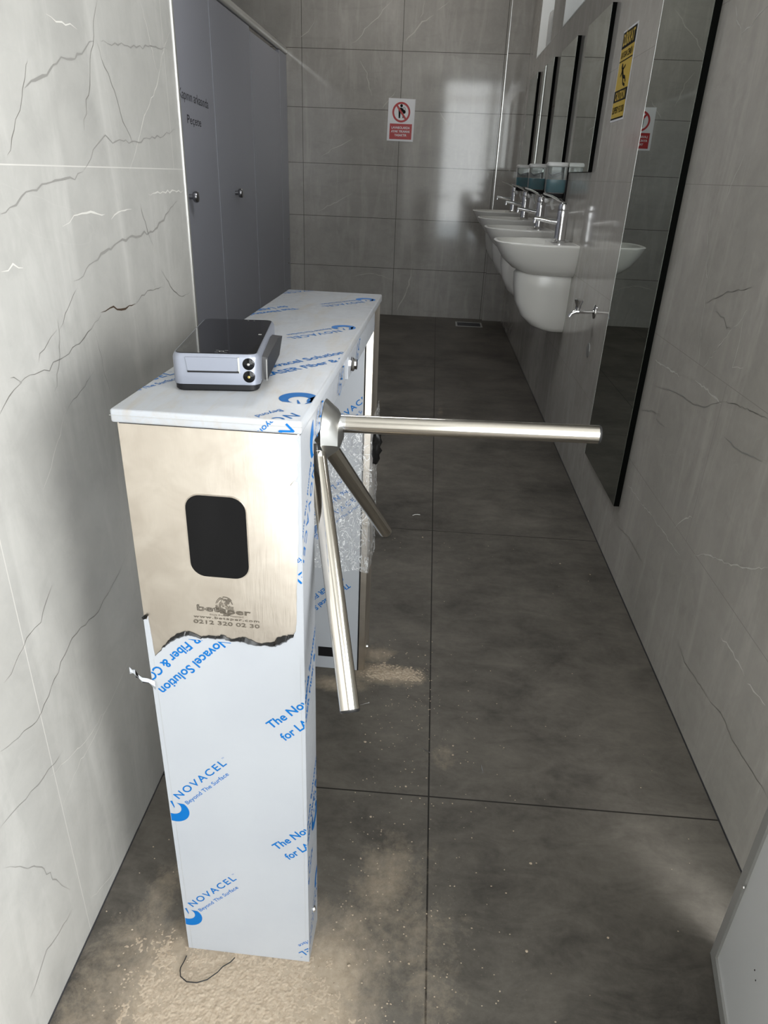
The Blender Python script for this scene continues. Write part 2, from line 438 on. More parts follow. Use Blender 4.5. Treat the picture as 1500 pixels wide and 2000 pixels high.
VEINS_L = [
 ('g', 0.0045, [(0.93,1.23),(0.947,1.237),(0.977,1.248),(1.011,1.264),(1.05,1.278),(1.087,1.283),(1.114,1.297),(1.142,1.308)]),
 ('g', 0.0045, [(0.98,1.005),(1.02,1.014),(1.065,1.027),(1.148,1.042),(1.225,1.047),(1.304,1.05),(1.43,1.094)]),
 ('g', 0.0045, [(0.831,1.097),(0.852,1.102),(0.907,1.121),(0.946,1.127),(1.024,1.136),(1.054,1.145)]),
 ('g', 0.0027, [(1.057,1.146),(1.097,1.17),(1.139,1.19),(1.164,1.183),(1.205,1.186),(1.268,1.188),(1.371,1.2),(1.456,1.217)]),
 ('g', 0.0027, [(1.163,1.312),(1.278,1.322),(1.451,1.344)]),
 ('d', 0.0014, [(1.169,1.362),(1.15,1.331),(1.124,1.282),(1.102,1.243),(1.073,1.192)]),
 ('d', 0.0014, [(1.148,1.313),(1.177,1.274),(1.194,1.252),(1.215,1.216),(1.252,1.179)]),
 ('d', 0.0014, [(1.247,1.097),(1.268,1.052),(1.293,1.012)]),
 ('d', 0.0014, [(0.95,1.264),(0.929,1.233),(0.9,1.199),(0.871,1.156)]),
 ('w', 0.0023, [(1.471,1.374),(1.425,1.336),(1.378,1.278),(1.307,1.227),(1.27,1.193),(1.22,1.147)]),
 ('w', 0.0023, [(1.337,1.393),(1.354,1.361),(1.388,1.297)]),
 ('w', 0.0023, [(1.008,1.316),(1.091,1.317)]),
 ('w', 0.0036, [(0.975,1.076),(1.008,1.089),(1.045,1.09),(1.105,1.084)]),
 ('w', 0.0036, [(1.125,1.08),(1.206,1.09)]),
 ('w', 0.0036, [(1.285,1.107),(1.384,1.112),(1.47,1.109)]),
 ('w', 0.0036, [(0.809,1.036),(0.837,1.041),(0.86,1.038)]),
 ('b', 0.0036, [(1.046,0.948),(1.078,0.948),(1.109,0.948),(1.139,0.941),(1.18,0.943)]),
 ('d', 0.0018, [(1.18,0.943),(1.238,0.954),(1.319,0.951)]),
 ('d', 0.0018, [(0.806,0.91),(0.844,0.911),(0.877,0.907),(0.905,0.912),(0.933,0.914),(0.996,0.929),(1.046,0.948)]),
 ('d', 0.0018, [(0.787,0.92),(0.806,0.91),(0.754,0.883)]),
 ('d', 0.0018, [(1.314,0.98),(1.355,0.947),(1.395,0.923),(1.462,0.919)]),
 ('d', 0.0011, [(0.918,0.95),(0.953,0.973),(0.984,0.995)]),
 ('d', 0.0011, [(0.92,0.962),(0.91,0.915),(0.882,0.873)]),
 ('d', 0.0011, [(0.851,0.922),(0.877,0.937),(0.91,0.949)]),
 ('d', 0.0011, [(0.901,0.838),(0.937,0.853),(1.0,0.872)]),
 ('d', 0.0011, [(1.017,0.93),(1.028,0.885),(1.04,0.83)]),
 ('w', 0.0018, [(0.814,0.757),(0.838,0.783),(0.873,0.818),(0.896,0.84)]),
 ('d', 0.0014, [(0.611,0.489),(0.692,0.468),(0.737,0.486),(0.81,0.521),(0.893,0.511),(0.966,0.528),(1.025,0.544)]),
 ('d', 0.0014, [(0.65,0.567),(0.713,0.592),(0.746,0.593),(0.786,0.629)]),
 ('w', 0.0016, [(0.704,0.291),(0.756,0.314),(0.831,0.322),(0.906,0.338),(0.978,0.354)]),
 ('w', 0.0016, [(0.717,0.062),(0.784,0.022),(0.816,0.02)]),
 ('w', 0.0016, [(0.695,0.363),(0.789,0.335),(0.873,0.333)]),
 ('g', 0.0018, [(0.567,0.337),(0.629,0.257),(0.673,0.143)]),
 ('g', 0.0018, [(0.578,0.399),(0.634,0.386),(0.678,0.377),(0.735,0.372)]),
 ('g', 0.0018, [(0.544,0.095),(0.594,0.118),(0.668,0.102)]),
]
VEINS_R = [
 ('w', 0.0024, [(1.844,1.109),(1.825,1.055),(1.771,0.96),(1.735,0.862),(1.697,0.772)]),
 ('w', 0.0024, [(1.667,0.773),(1.616,0.827),(1.572,0.873),(1.533,0.904),(1.51,0.933)]),
 ('w', 0.0024, [(1.518,0.91),(1.506,0.849),(1.512,0.814),(1.46,0.823)]),
 ('w', 0.0024, [(1.763,1.123),(1.755,1.16),(1.717,1.223)]),
 ('w', 0.0053, [(2.016,0.709),(1.899,0.712),(1.809,0.716)]),
 ('w', 0.0053, [(1.697,0.735),(1.598,0.734),(1.518,0.731)]),
 ('d', 0.0027, [(1.673,0.902),(1.619,0.895),(1.589,0.882),(1.569,0.884)]),
 ('d', 0.0027, [(2.048,0.547),(1.947,0.579),(1.877,0.568),(1.8,0.576)]),
 ('d', 0.0027, [(1.504,0.741),(1.382,0.759),(1.305,0.766)]),
 ('d', 0.0027, [(1.744,0.91),(1.643,0.947),(1.517,0.976)]),
 ('g', 0.0040, [(1.953,0.648),(1.808,0.674),(1.686,0.682),(1.608,0.697),(1.519,0.733)]),
 ('g', 0.0040, [(1.478,0.672),(1.379,0.673),(1.283,0.687)]),
 ('w', 0.0040, [(1.983,1.542),(1.945,1.495),(1.908,1.475),(1.889,1.453)]),
 ('w', 0.0040, [(1.896,1.462),(1.839,1.475),(1.807,1.49),(1.781,1.496)]),
 ('w', 0.0040, [(2.021,0.315),(1.903,0.321),(1.759,0.331),(1.666,0.335),(1.532,0.339)]),
 ('w', 0.0040, [(1.238,0.311),(1.187,0.318),(1.111,0.312)]),
 ('w', 0.0040, [(1.096,0.305),(1.022,0.319)]),
 ('w', 0.0040, [(1.603,0.382),(1.572,0.418),(1.521,0.454)]),
 ('w', 0.0040, [(1.457,0.384),(1.39,0.425),(1.309,0.448),(1.234,0.482),(1.15,0.529)]),
 ('d', 0.0029, [(2.082,0.149),(1.922,0.188),(1.823,0.185),(1.718,0.192)]),
 ('d', 0.0029, [(1.423,0.164),(1.365,0.148),(1.213,0.168)]),
 ('d', 0.0029, [(1.213,0.168),(1.14,0.183),(1.088,0.172),(0.978,0.184),(0.93,0.19)]),
 ('d', 0.0029, [(1.536,0.055),(1.526,0.015)]),
]
VEINS_B = [
 ('w', 0.0063, [(-0.425,2.357),(-0.609,2.185),(-0.735,2.064)]),
 ('w', 0.0063, [(0.013,2.367),(-0.069,2.298)]),
 ('w', 0.0063, [(-0.668,1.957),(-0.614,1.87),(-0.563,1.714)]),
 ('w', 0.0063, [(-1.033,2.248),(-1.059,2.163),(-1.151,2.096)]),
 ('w', 0.0063, [(-0.372,1.754),(-0.487,1.642)]),
 ('w', 0.0063, [(-0.984,1.275),(-0.724,1.405)]),
 ('w', 0.0063, [(-1.014,0.845),(-0.717,0.998)]),
 ('w', 0.0063, [(-0.706,0.317),(-0.53,0.36),(-0.323,0.313)]),
 ('w', 0.0063, [(-0.008,1.628),(0.037,1.56),(0.081,1.515)]),
 ('w', 0.0063, [(-0.186,2.362),(-0.204,2.248)]),
 ('w', 0.0127, [(-0.105,2.271),(-0.203,2.217),(-0.262,2.152),(-0.324,2.097)]),
 ('w', 0.0127, [(-0.167,0.411),(-0.215,0.212),(-0.295,0.036)]),
]

# ================================================================== THE ROOM
def veins(mb, data, fn, nrm):
    """veins of the stone, inlaid in the wall's own mesh"""
    idx = {'w': 1, 'g': 2, 'd': 3, 'b': 4}
    rnd = random.Random(5)
    for k, w, pl in data:
        pts = []; ws = []
        n = len(pl)
        for i in range(n - 1):
            a, b = pl[i], pl[i+1]
            L = math.hypot(b[0]-a[0], b[1]-a[1]); st = max(2, int(L / (0.012 if fn(0, 0)[1] != YB - 0.0004 else 0.03)))
            for q in range(st + (1 if i == n - 2 else 0)):
                f = q / st
                jx, jy = rnd.uniform(-1, 1) * 0.12 * L / st * 2, rnd.uniform(-1, 1) * 0.12 * L / st * 2
                pts.append(Vector(fn(a[0] + (b[0]-a[0])*f + jx, a[1] + (b[1]-a[1])*f + jy)))
        N = len(pts)
        for i in range(N):
            e = min(1.0, 4.0 * min(i, N - 1 - i) / N + 0.15)
            ws.append(w * e * rnd.uniform(0.35, 1.0))
        if len(pts) > 1: mb.rib(pts, ws, nrm, idx[k])
VM = [M['vein_w'], M['vein_g'], M['vein_d'], M['vein_b']]

floor = MB().box(-2.9, -3.0, -0.1, 2.2, 6.6, 0.0).build('floor', M['floor']); struct(floor)
struct(MB().box(-2.9, -1.5, ZC, 2.2, 6.6, ZC + 0.1).build('ceiling', M['ceiling']))
# left wall: a thick tiled pier that ends where the cubicles begin
w = MB().box(-2.7, -1.35, 0, XL, 1.492, ZC); veins(w, VEINS_L, lambda a, b: (XL + 0.0004, a, b), (1, 0, 0))
struct(w.build('wall_left', [M['wall_left']] + VM, fix=False))
# right wall with two high window openings
WIN = [(4.115, 4.778), (5.255, 5.93)]; WZ0, WZ1 = 1.935, 2.5
w = MB(); xo = XR + 0.22
ys = [0.76] + [v for a in WIN for v in a] + [6.6]
for i in range(0, len(ys) - 1):
    y0, y1 = ys[i], ys[i+1]
    if i % 2 == 0: w.box(XR, y0, 0, xo, y1, ZC)
    else:
        w.box(XR, y0, 0, xo, y1, WZ0); w.box(XR, y0, WZ1, xo, y1, ZC)
veins(w, VEINS_R, lambda a, b: (XR - 0.0004, a, b), (-1, 0, 0))
struct(w.build('wall_right', [M['wall_right']] + VM, fix=False))
w = MB().box(-2.9, YB, 0, XR, 6.6, ZC); veins(w, VEINS_B, lambda a, b: (a, YB - 0.0004, b), (0, -1, 0))
struct(w.build('wall_back', [M['wall_back'], M['vein_wb']] + VM[1:], fix=False))
struct(MB().box(-2.9, 1.492, 0, -2.7, YB, ZC).build('wall_cubicle_side', M['wall_back']))
struct(MB().box(0.481, 6.425, 0, XR, YB, ZC).build('wall_corner_casing', M['wall_back']))
# entrance side, behind the viewer
w = MB().box(-2.7, -1.5, 0, 0.06, -1.35, ZC); w.box(1.18, -1.5, 0, 2.2, -1.35, ZC); w.box(0.06, -1.5, 2.68, 1.18, -1.35, ZC)
struct(w.build('wall_entrance', M['plaster'], fix=False))
struct(MB().box(1.30, -1.35, 0, 1.45, 0.76, ZC).build('wall_entrance_side', M['plaster']))
struct(MB().box(0.06, -1.24, 2.36, 1.18, -1.19, 2.42).build('trim_1', M['trim']))
# trims
struct(MB().box(XL - 0.004, 1.486, 0, XL + 0.0022, 1.4945, ZC, 0.0005, 1).build('trim_2', M['trim']))
struct(MB().box(0.4775, 6.4215, 0.85, 0.4845, 6.429, ZC, 0.0005, 1).build('trim_3', M['trim']))
for i, (y0, y1) in enumerate(WIN):
    f = MB(); x0, x1 = XR + 0.15, XR + 0.19
    for b in ((y0, WZ0, y0 + .03, WZ1), (y1 - .03, WZ0, y1, WZ1), (y0 + .03, WZ0, y1 - .03, WZ0 + .03), (y0 + .03, WZ1 - .03, y1 - .03, WZ1)):
        f.box(x0, b[0], b[1], x1, b[2], b[3])
    fo = struct(f.build('window_%d' % (i + 1), M['white_plastic'], fix=False))
    r_ = MB()
    for q in ((y0, WZ0, y0 + .006, WZ1), (y1 - .006, WZ0, y1, WZ1), (y0 + .006, WZ0, y1 - .006, WZ0 + .006), (y0 + .006, WZ1 - .006, y1 - .006, WZ1)):
        r_.box(XR - .001, q[0], q[1], x0 - .0005, q[2], q[3])
    r_.build('reveal', M['white_plastic'], fo, fix=False)
    MB().box(x0 + .015, y0 + .03, WZ0 + .03, x0 + .021, y1 - .03, WZ1 - .03).build('pane', M['glass'], fo)
# plastered wall of the neighbouring building seen through the windows
struct(MB().box(2.6, 1.5, 0.0, 2.8, 12.0, 5.0).build('wall_outside', simple('outside_plaster', (0.50, 0.44, 0.41), 0.9)))
# dark open joints where the wall tiles meet the floor
struct(MB().box(XR - 0.0012, 0.76, 0, XR + 0.001, 6.425, 0.0045).build('trim_4', M['near_black']))
struct(MB().box(XL - 0.001, -1.3, 0, XL + 0.0012, 1.49, 0.0035).build('trim_5', M['near_black']))
# canister on the far window's sill
c = thing('air_freshener', 'white rounded canister standing in the far high window', 'canister', (XR + 0.045, 5.52, WZ0 + .0065))
MB().lathe([(0.0, 0), (0.035, 0), (0.04, 0.008), (0.04, 0.17), (0.036, 0.195), (0.022, 0.208), (0.0, 0.21)], 24).build('body', M['white_plastic'], c)
MB().lathe([(0.0, 0.208), (0.009, 0.208), (0.009, 0.222), (0.0, 0.224)], 12).build('nozzle', M['white_plastic'], c)

# ================================================================== CUBICLES
bounds = [1.67, 2.57, 3.472, 4.374, 5.270, 6.20]
lab = {0: 'grey laminate cubicle door nearest the tiled pier, behind it', 1: 'grey laminate cubicle door behind the tiled pier, second from the pier',
       2: 'grey laminate cubicle door with black handwriting on it', 3: 'plain grey laminate cubicle door in the middle with a round knob',
       4: 'narrow looking last grey cubicle door beside the back wall'}
for i in range(2, 5):
    y0, y1 = bounds[i], bounds[i+1]
    zt = 1.972 if i < 4 else 1.950
    d = thing('cubicle_door', lab[i], 'door', (XS, y0, 0), 0, 'cubicle doors along the left')
    if i == 4:
        MB().box(-0.025, 0.006, 0.14, 0, y1 - y0 - 0.006, zt, 0.0015, 1).build('panel', M['stall'], d)
    else:
        MB().box(-0.025, 0.006, 0.14, 0, y1 - y0 - 0.006, zt, 0.0015, 1).build('panel', M['stall'], d)
    MB().box(-0.022, -0.0055, 0.14, -0.006, 0.0055, zt - 0.002).build('seam_shade', M['near_black'], d)  # dark strip painting the shade in the seam at the door's edge
    k = MB().lathe([(0.0, 0), (0.012, 0), (0.012, 0.02), (0.024, 0.024), (0.027, 0.03), (0.027, 0.04), (0.023, 0.046), (0, 0.048)], 24, T(0, 0.352, 1.015) @ Matrix.Rotation(pi/2, 4, 'Y'))
    if i < 4: k.build('knob', M['knob'], d)
    else: k.bm.free()
    if i == 2:
        ink = Ink(); ink.text('Kap\u0131n\u0131n arkas\u0131nda', 0.315, 1.452, 0.47, 0.045, -0.03)
        ink.text('Pe\u00e7ete', 0.41, 1.348, 0.225, 0.04, -0.02)
        ink.build('handwriting', M['pen'], lambda u, v, z: (0.0006, u, v), d)['label'] = 'black pen handwriting'
ps = thing('cubicle_pilaster', 'narrow grey end post between last cubicle and back wall', 'post', (XS, 6.2, 0))
MB().box(-0.03, 0.004, 0.0, 0, 0.276, 1.978, 0.0015, 1).build('post', M['stall'], ps)
for z in (0.42, 0.62):
    MB().lathe([(0, 0), (0.008, 0), (0.006, 0.003), (0, 0.003)], 12, T(0, 0.2, z) @ Matrix.Rotation(pi/2, 4, 'Y')).build('screw', M['chrome'], ps)
ps2 = tag(MB().box(XS - 0.03, 1.497, 0, XS, 3.466, 1.978, 0.0015, 1).build('cubicle_wall_board', M['stall']), 'plain grey cubicle board mostly hidden behind the tiled pier', 'board')
r = tag(MB().tube([(XS - 0.012, 1.50, 2.006), (XS - 0.012, 6.478, 2.006)], 0.026, 20).build('headrail', M['trim']), 'round aluminium rail running along the top of the cubicles', 'rail')

# ================================================================== SIGNS
def tri_arc(*a): pass
sg = thing('prohibition_sign', 'white and red prohibition sign on the back wall', 'sign', (-0.325, YB, 1.556))
F = lambda dy: (lambda u, v, z: (u, -0.003 - dy, v))
MB().box(-0.108, -0.003, -0.152, 0.108, 0.0, 0.152, mtx=Matrix.Rotation(radians(1.0), 4, 'Y')).build('sheet', M['paper_white'], sg)
ink = Ink(); ink.shape([(-.092, -.138), (.090, -.138), (.092, -.026), (-.090, -.026)]); ink.ring(0.058, 0.073, 0, 0.056, 48)
ca = radians(-52)
ink.build('red_print', M['red'], F(0.0005), sg)
ink = Ink(); ink.shape([(-0.061, -.0075), (0.061, -.0075), (0.061, .0075), (-0.061, .0075)], 0, 0.056, ca, 0); ink.build('red_slash', M['red'], F(0.0011), sg)
ink = Ink()
for i, (s_, wd) in enumerate((('LAVABOLARDA', .150), ('AYAK YIKAMAK', .156), ('YASAKTIR', .100))):
    ink.text(s_, 0.0, -0.062 - i * 0.027, wd, 0.017, 0, center=True, bold=0.02)
ink.build('white_lettering', M['paper_white'], F(0.0008), sg)
ink = Ink(); ink.ring(0, 0.011, 0.0, 0.102, 20)
ink.shape([(-.013, .088), (.004, .088), (.020, .074), (.031, .070), (.036, .060), (.032, .048), (.018, .046), (.012, .056), (.0, .066), (-.006, .052), (-.008, .014), (-.020, .014), (-.022, .060), (-.024, .076)])
ink.shape([(.012, .048), (.019, .046), (.018, .015), (.011, .015)])
ink.ring(0.007, 0.0095, 0.022, 0.082, 20, 0, pi); ink.shape([(.0125, .068), (.015, .068), (.015, .083), (.0125, .083)]); ink.shape([(.029, .068), (.0315, .068), (.0315, .083), (.029, .083)])
ink.build('black_figure', M['ink_black'], F(0.0008), sg)

wg = thing('slippery_floor_sign', 'yellow and black caution notice on the right wall', 'sign', (XR, 3.018, 1.512))
G = lambda d: (lambda u, v, z: (-0.001 - d, -u, v))
MB().box(-0.001, -0.104, -0.147, 0, 0.104, 0.147).build('sheet', M['paper_white'], wg)
ink = Ink()
ink.shape([(-.097, -.14), (.097, -.14), (.097, -.083), (-.097, -.083)]); ink.shape([(-.097, -.045), (.097, -.045), (.097, .088), (-.097, .088)])
ink.build('yellow_print', M['yellow'], G(0.0004), wg)
ink = Ink(); ink.shape([(-.097, -.083), (.097, -.083), (.097, -.045), (-.097, -.045)]); ink.shape([(-.097, .088), (.097, .088), (.097, .14), (-.097, .14)])
ink.shape([(-.097, .046), (.097, .046), (.097, .050), (-.097, .050)]); ink.shape([(-.097, -.14), (.097, -.14), (.097, -.135), (-.097, -.135)])
ink.text('KAYGAN ZEM\u0130N', 0, .058, .165, .020, center=True, bold=.02); ink.text('SLIPPERY FLOOR', 0, -.120, .175, .022, center=True, bold=.02)
ink.ring(0, .010, -.036, .030, 18)
for a, b, c_, d_, w_ in ((-.030, .022, -.004, -.004, .017), (-.022, .016, -.046, -.002, .008), (-.022, .018, .012, .030, .008), (-.004, -.004, .030, -.010, .011), (.030, -.010, .046, -.026, .009), (-.002, -.006, .012, -.028, .011), (.012, -.028, .044, -.036, .009)):
    L = math.hypot(c_-a, d_-b); an = math.atan2(d_-b, c_-a)
    ink.shape([(0, -w_/2), (L, -w_/2), (L, w_/2), (0, w_/2)], a, b, 0) if False else ink.raw([(0, -w_/2), (L, -w_/2), (L, w_/2), (0, w_/2)], [(0, 1, 2, 3)], a, b, an)
ink.build('black_print', M['ink_black'], G(0.0008), wg)
for q in (('D\u0130KKAT', .098, .165, .036), ('CAUTION', -.077, .15, .027)):
    ink = Ink(); ink.text(q[0], 0, q[1], q[2], q[3], center=True, bold=.03)
    ink.build('yellow_lettering', M['yellow'], G(0.0012), wg)

# ================================================================== MIRRORS
def mirror(name, label, y0, y1, z0, z1, th, mat, group=None, far_edge=False):
    o = thing(name, label, 'mirror', (XR, y0, z0), 0, group)
    MB().box(-th, 0.0, 0, 0, y1 - y0, z1 - z0).build('backing', M['dark_edge'], o)
    MB().box(-th - 0.0016, 0.0014, 0.0014, -th - 0.0002, y1 - y0 - 0.0014, z1 - z0 - 0.0014).build('glass', mat, o)
    if far_edge:
        MB().box(-th - 0.0022, y1 - y0 - 0.0005, 0, 0, y1 - y0 + 0.001, z1 - z0).build('bevelled_edge', M['trim'], o)
    return o
mirror('tall_mirror', 'tall dark full length mirror at the near end of the right wall', 2.072, 2.555, 0.218, 2.3, 0.017, M['mirror_dark'], None, True)
ml = ['rectangular wall mirror nearest the yellow caution notice', 'rectangular wall mirror second from the yellow caution notice', 'rectangular wall mirror third from the yellow caution notice', 'rectangular wall mirror furthest in, beside the back corner']
for i, (a, b, z0, z1) in enumerate(((3.33, 3.805, 1.195, 1.787), (4.075, 4.56, 1.20, 1.793), (4.82, 5.31, 1.205, 1.803), (5.57, 6.04, 1.21, 1.815))):
    mirror('wall_mirror', ml[i], a, b, z0, z1, 0.017, M['mirror'], 'mirrors above the washbasins')

# ================================================================== WASHBASINS
def dring(d, wd, z, x_in=0.0, n=28, r=0.6, fy=0.0):
    """D-shaped outline: flat at the wall (x=-x_in), rounded towards the room (x=-d)"""
    pts = []; ex = 2.0 / (1 + 1.6 * r)
    for i in range(n + 1):
        a = pi * i / n - pi / 2
        c, s = cos(a), sin(a)
        e = 0.55
        px = abs(c) ** e; py = (abs(s) ** 0.62) * (1 if s > 0 else -1)
        pts.append((-(x_in + (d - x_in) * px), fy + wd * py, z))
    return pts
def make_basin():
    o = thing('washbasin', '', 'washbasin', (XR, 0, 0.89), 0, 'white washbasins along the right wall')
    hw = 0.20
    b = MB()
    rings = [dring(0.17, hw * 0.62, -0.128), dring(0.225, hw * 0.74, -0.122), dring(0.275, hw * 0.84, -0.102), dring(0.318, hw * 0.92, -0.068), dring(0.346, hw * 0.975, -0.025), dring(0.362, hw, 0.004),
             dring(0.365, hw, 0.010), dring(0.361, hw - 0.003, 0.0135), dring(0.350, hw - 0.014, 0.0135, 0.012), dring(0.343, hw - 0.020, 0.008, 0.10), dring(0.330, hw - 0.032, -0.03, 0.108),
             dring(0.29, hw - 0.06, -0.068, 0.13), dring(0.23, hw - 0.12, -0.08, 0.16)]
    b.loft(rings); b.build('basin', M['ceramic'], o, sharp=60)
    MB().lathe([(0, 0), (0.022, 0), (0.02, 0.003), (0.006, 0.001), (0, 0.001)], 20, T(-0.2, 0, -0.0795)).build('drain', M['chrome'], o)
    q = MB()
    q.loft([dring(0.04, 0.06, -0.392), dring(0.10, 0.082, -0.388), dring(0.155, 0.094, -0.368), dring(0.205, 0.102, -0.325), dring(0.238, 0.106, -0.26), dring(0.252, 0.108, -0.19), dring(0.256, 0.11, -0.13), dring(0.245, 0.104, -0.118)])
    pd = q.build('half_pedestal', M['ceramic'], o, sharp=60)
    MB().lathe([(0, 0), (0.009, 0), (0.009, 0.0012), (0, 0.0012)], 16, T(-0.085, -0.1065, -0.142) @ Matrix.Rotation(pi/2, 4, 'X')).build('bolt_hole', M['black'], pd)
    # faucet
    f = MB(); x = -0.062
    f.lathe([(0.0, 0.0), (0.030, 0.0), (0.030, 0.006), (0.0265, 0.010), (0.0255, 0.11), (0.0260, 0.13), (0.024, 0.137), (0, 0.138)], 28, T(x, 0, 0.0125))
    fa = f.build('faucet', M['chrome'], o)
    s = MB(); s.tube([(x - 0.012, 0, 0.098), (x - 0.05, 0, 0.102), (x - 0.10, 0, 0.110), (x - 0.128, 0, 0.112)], [0.0125, 0.011, 0.010, 0.010], 14)
    s.cyl((x - 0.122, 0, 0.112), (x - 0.125, 0, 0.092), 0.009, 14)
    s.build('spout', M['chrome'], fa)
    l = MB(); l.lathe([(0, 0), (0.025, 0), (0.026, 0.012), (0.023, 0.024), (0.012, 0.031), (0, 0.032)], 24, T(x, 0, 0.152))
    l.tube([(x + 0.006, 0, 0.176), (x - 0.02, 0, 0.190), (x - 0.06, 0, 0.207), (x - 0.10, 0, 0.218)], [0.012, 0.011, 0.009, 0.0075], 12, flat=0.55)
    l.build('lever', M['chrome'], fa)
    return o
bl = ['white washbasin on half pedestal nearest the wall tap', 'white washbasin second from the wall tap', 'white washbasin third from the wall tap', 'white washbasin furthest in, beside the back corner']
b0 = make_basin()
for i in range(4):
    o = b0 if i == 0 else copy_tree(b0)
    o.location = (XR, 3.545 + 0.765 * i, 0.885 + 0.012 * i)
    o['label'] = bl[i]

# ================================================================== SOAP DISPENSERS
def srect(hx, hy, z, r=0.35, n=24, cx=-0.056):
    out = []
    for i in range(n):
        a = 2*pi*(i + .5)/n; c, s = cos(a), sin(a)
        out.append((cx + hx * abs(c)**r * (1 if c > 0 else -1), hy * abs(s)**r * (1 if s > 0 else -1), z))
    return out
def make_dispenser():
    o = thing('soap_dispenser', '', 'dispenser', (XR, 0, 1.10), 0, 'soap dispensers between the mirrors')
    MB().loft([srect(.050, .045, .120), srect(.053, .048, .124), srect(.053, .048, .133), srect(.048, .043, .140)]).build('lid', M['white_plastic'], o)
    MB().loft([srect(.043, .040, .0), srect(.048, .043, .008), srect(.049, .044, .120)]).build('tank', M['clear'], o)
    MB().loft([srect(.040, .037, .004), srect(.044, .040, .010), srect(.045, .041, .062)]).build('liquid_soap', M['teal'], o)
    b = MB(); b.box(-.012, -.03, -.05, -.001, .03, .12, .003); b.loft([srect(.040, .036, -.022), srect(.044, .040, -.016), srect(.044, .040, -.001)])
    b.build('bracket', M['black'], o)
    q = MB(); q.lathe([(0, 0), (.010, .002), (.014, .012), (.010, .022), (0, .024)], 16, T(-.088, 0, -.046)); q.tube([(-.06, 0, -.02), (-.063, 0, -.05), (-.050, 0, -.075)], .008, 10)
    q.build('push_pump', M['white_plastic'], o)
    return o
dl = ['soap dispenser with teal soap nearest the yellow notice', 'soap dispenser in the middle of the three, holding darker soap', 'soap dispenser furthest from the yellow notice']
d0 = make_dispenser()
for i, y in enumerate((3.93, 4.68, 5.41)):
    o = d0 if i == 0 else copy_tree(d0)
    o.location = (XR, y, 1.10 + 0.004 * i); o['label'] = dl[i]

# ================================================================== WALL TAP, COVER PLATE, DRAIN
o = thing('wall_tap', 'chrome wall tap sticking out below the caution notice', 'tap', (XR, 2.86, 0.697))
MB().lathe([(0, 0), (.027, 0), (.026, .004), (.012, .008), (0, .008)], 28, Matrix.Rotation(-pi/2, 4, 'Y')).build('flange', M['chrome'], o)
b = MB(); b.tube([(-.005, 0, 0), (-.066, 0, -.002)], .0075, 14); b.tube([(-.062, 0, -.002), (-.074, 0, -.003), (-.088, 0, -.010), (-.095, 0, -.024)], [.0095, .009, .008, .0075], 14)
b.cyl((-.066, 0, 0), (-.066, 0, .014), .008, 14); b.build('spout', M['chrome'], o)
MB().lathe([(0, .010), (.011, .010), (.011, .022), (.017, .036), (.018, .044), (.012, .046), (0, .044)], 20, T(-.066, 0, 0)).build('knob', M['chrome'], o)
o = tag(MB().lathe([(0, 0), (.028, 0), (.027, .0025), (.022, .0035), (0, .003)], 32, T(XR, 2.86, .547) @ Matrix.Rotation(-pi/2, 4, 'Y')).build('cover_plate', M['panel_edge']), 'small round grey blanking plate below the wall tap', 'cover plate')
o = thing('floor_drain', 'square metal grate let into the floor by the back wall', 'drain', (0.355, 6.21, 0))
b = MB()
for q in ((-.115, -.10, .115, -.085), (-.115, .085, .115, .10), (-.115, -.085, -.10, .085), (.10, -.085, .115, .085)): b.box(q[0], q[1], 0, q[2], q[3], .003)
b.build('frame', M['panel_edge'], o, fix=False)
b = MB()
for i in range(8): b.box(-.10, -.080 + i * .021, 0, .10, -.070 + i * .021, .002)
b.build('grate', M['near_black'], o, fix=False)

# ================================================================== DOOR LEAF AT THE LOWER RIGHT
dl_ = struct(thing('door_1', None, None, (0.537, 0.758, 0), math.atan2(-.107, -.022) + pi/2))
# local frame: -Y runs along the leaf towards the viewer, -X is the face seen
Lf, Hf, fw = 0.62, 0.95, 0.021
def bar(pts):
    b = MB(); b.poly(pts, depth=(0.03, 0, 0)); return b
for pts in ([(0, 0, .006), (0, -Lf, .006), (0, -Lf + fw, .006 + fw), (0, -fw, .006 + fw)], [(0, 0, .006), (0, -fw, .006 + fw), (0, -fw, Hf - fw), (0, 0, Hf)],
            [(0, 0, Hf), (0, -fw, Hf - fw), (0, -Lf + fw, Hf - fw), (0, -Lf, Hf)], [(0, -Lf, .006), (0, -Lf, Hf), (0, -Lf + fw, Hf - fw), (0, -Lf + fw, .006 + fw)]):
    bar(pts).build('frame_rail', M['panel_edge'], dl_)
MB().box(0.004, -Lf + fw, .006 + fw, .026, -fw, Hf - fw).build('panel', M['panel'], dl_)
MB().lathe([(0, 0), (.0035, 0), (.003, .002), (0, .0022)], 12, T(-.0002, -.024, .203) @ Matrix.Rotation(-pi/2, 4, 'Y')).build('screw', M['chrome'], dl_)
for y, z in ((-.130, .171), (-.142, .167)):
    MB().lathe([(0, 0), (.0012, 0), (.001, .0008), (0, .0008)], 8, T(.004, y, z) @ Matrix.Rotation(-pi/2, 4, 'Y')).build('scratch', M['black'], dl_)

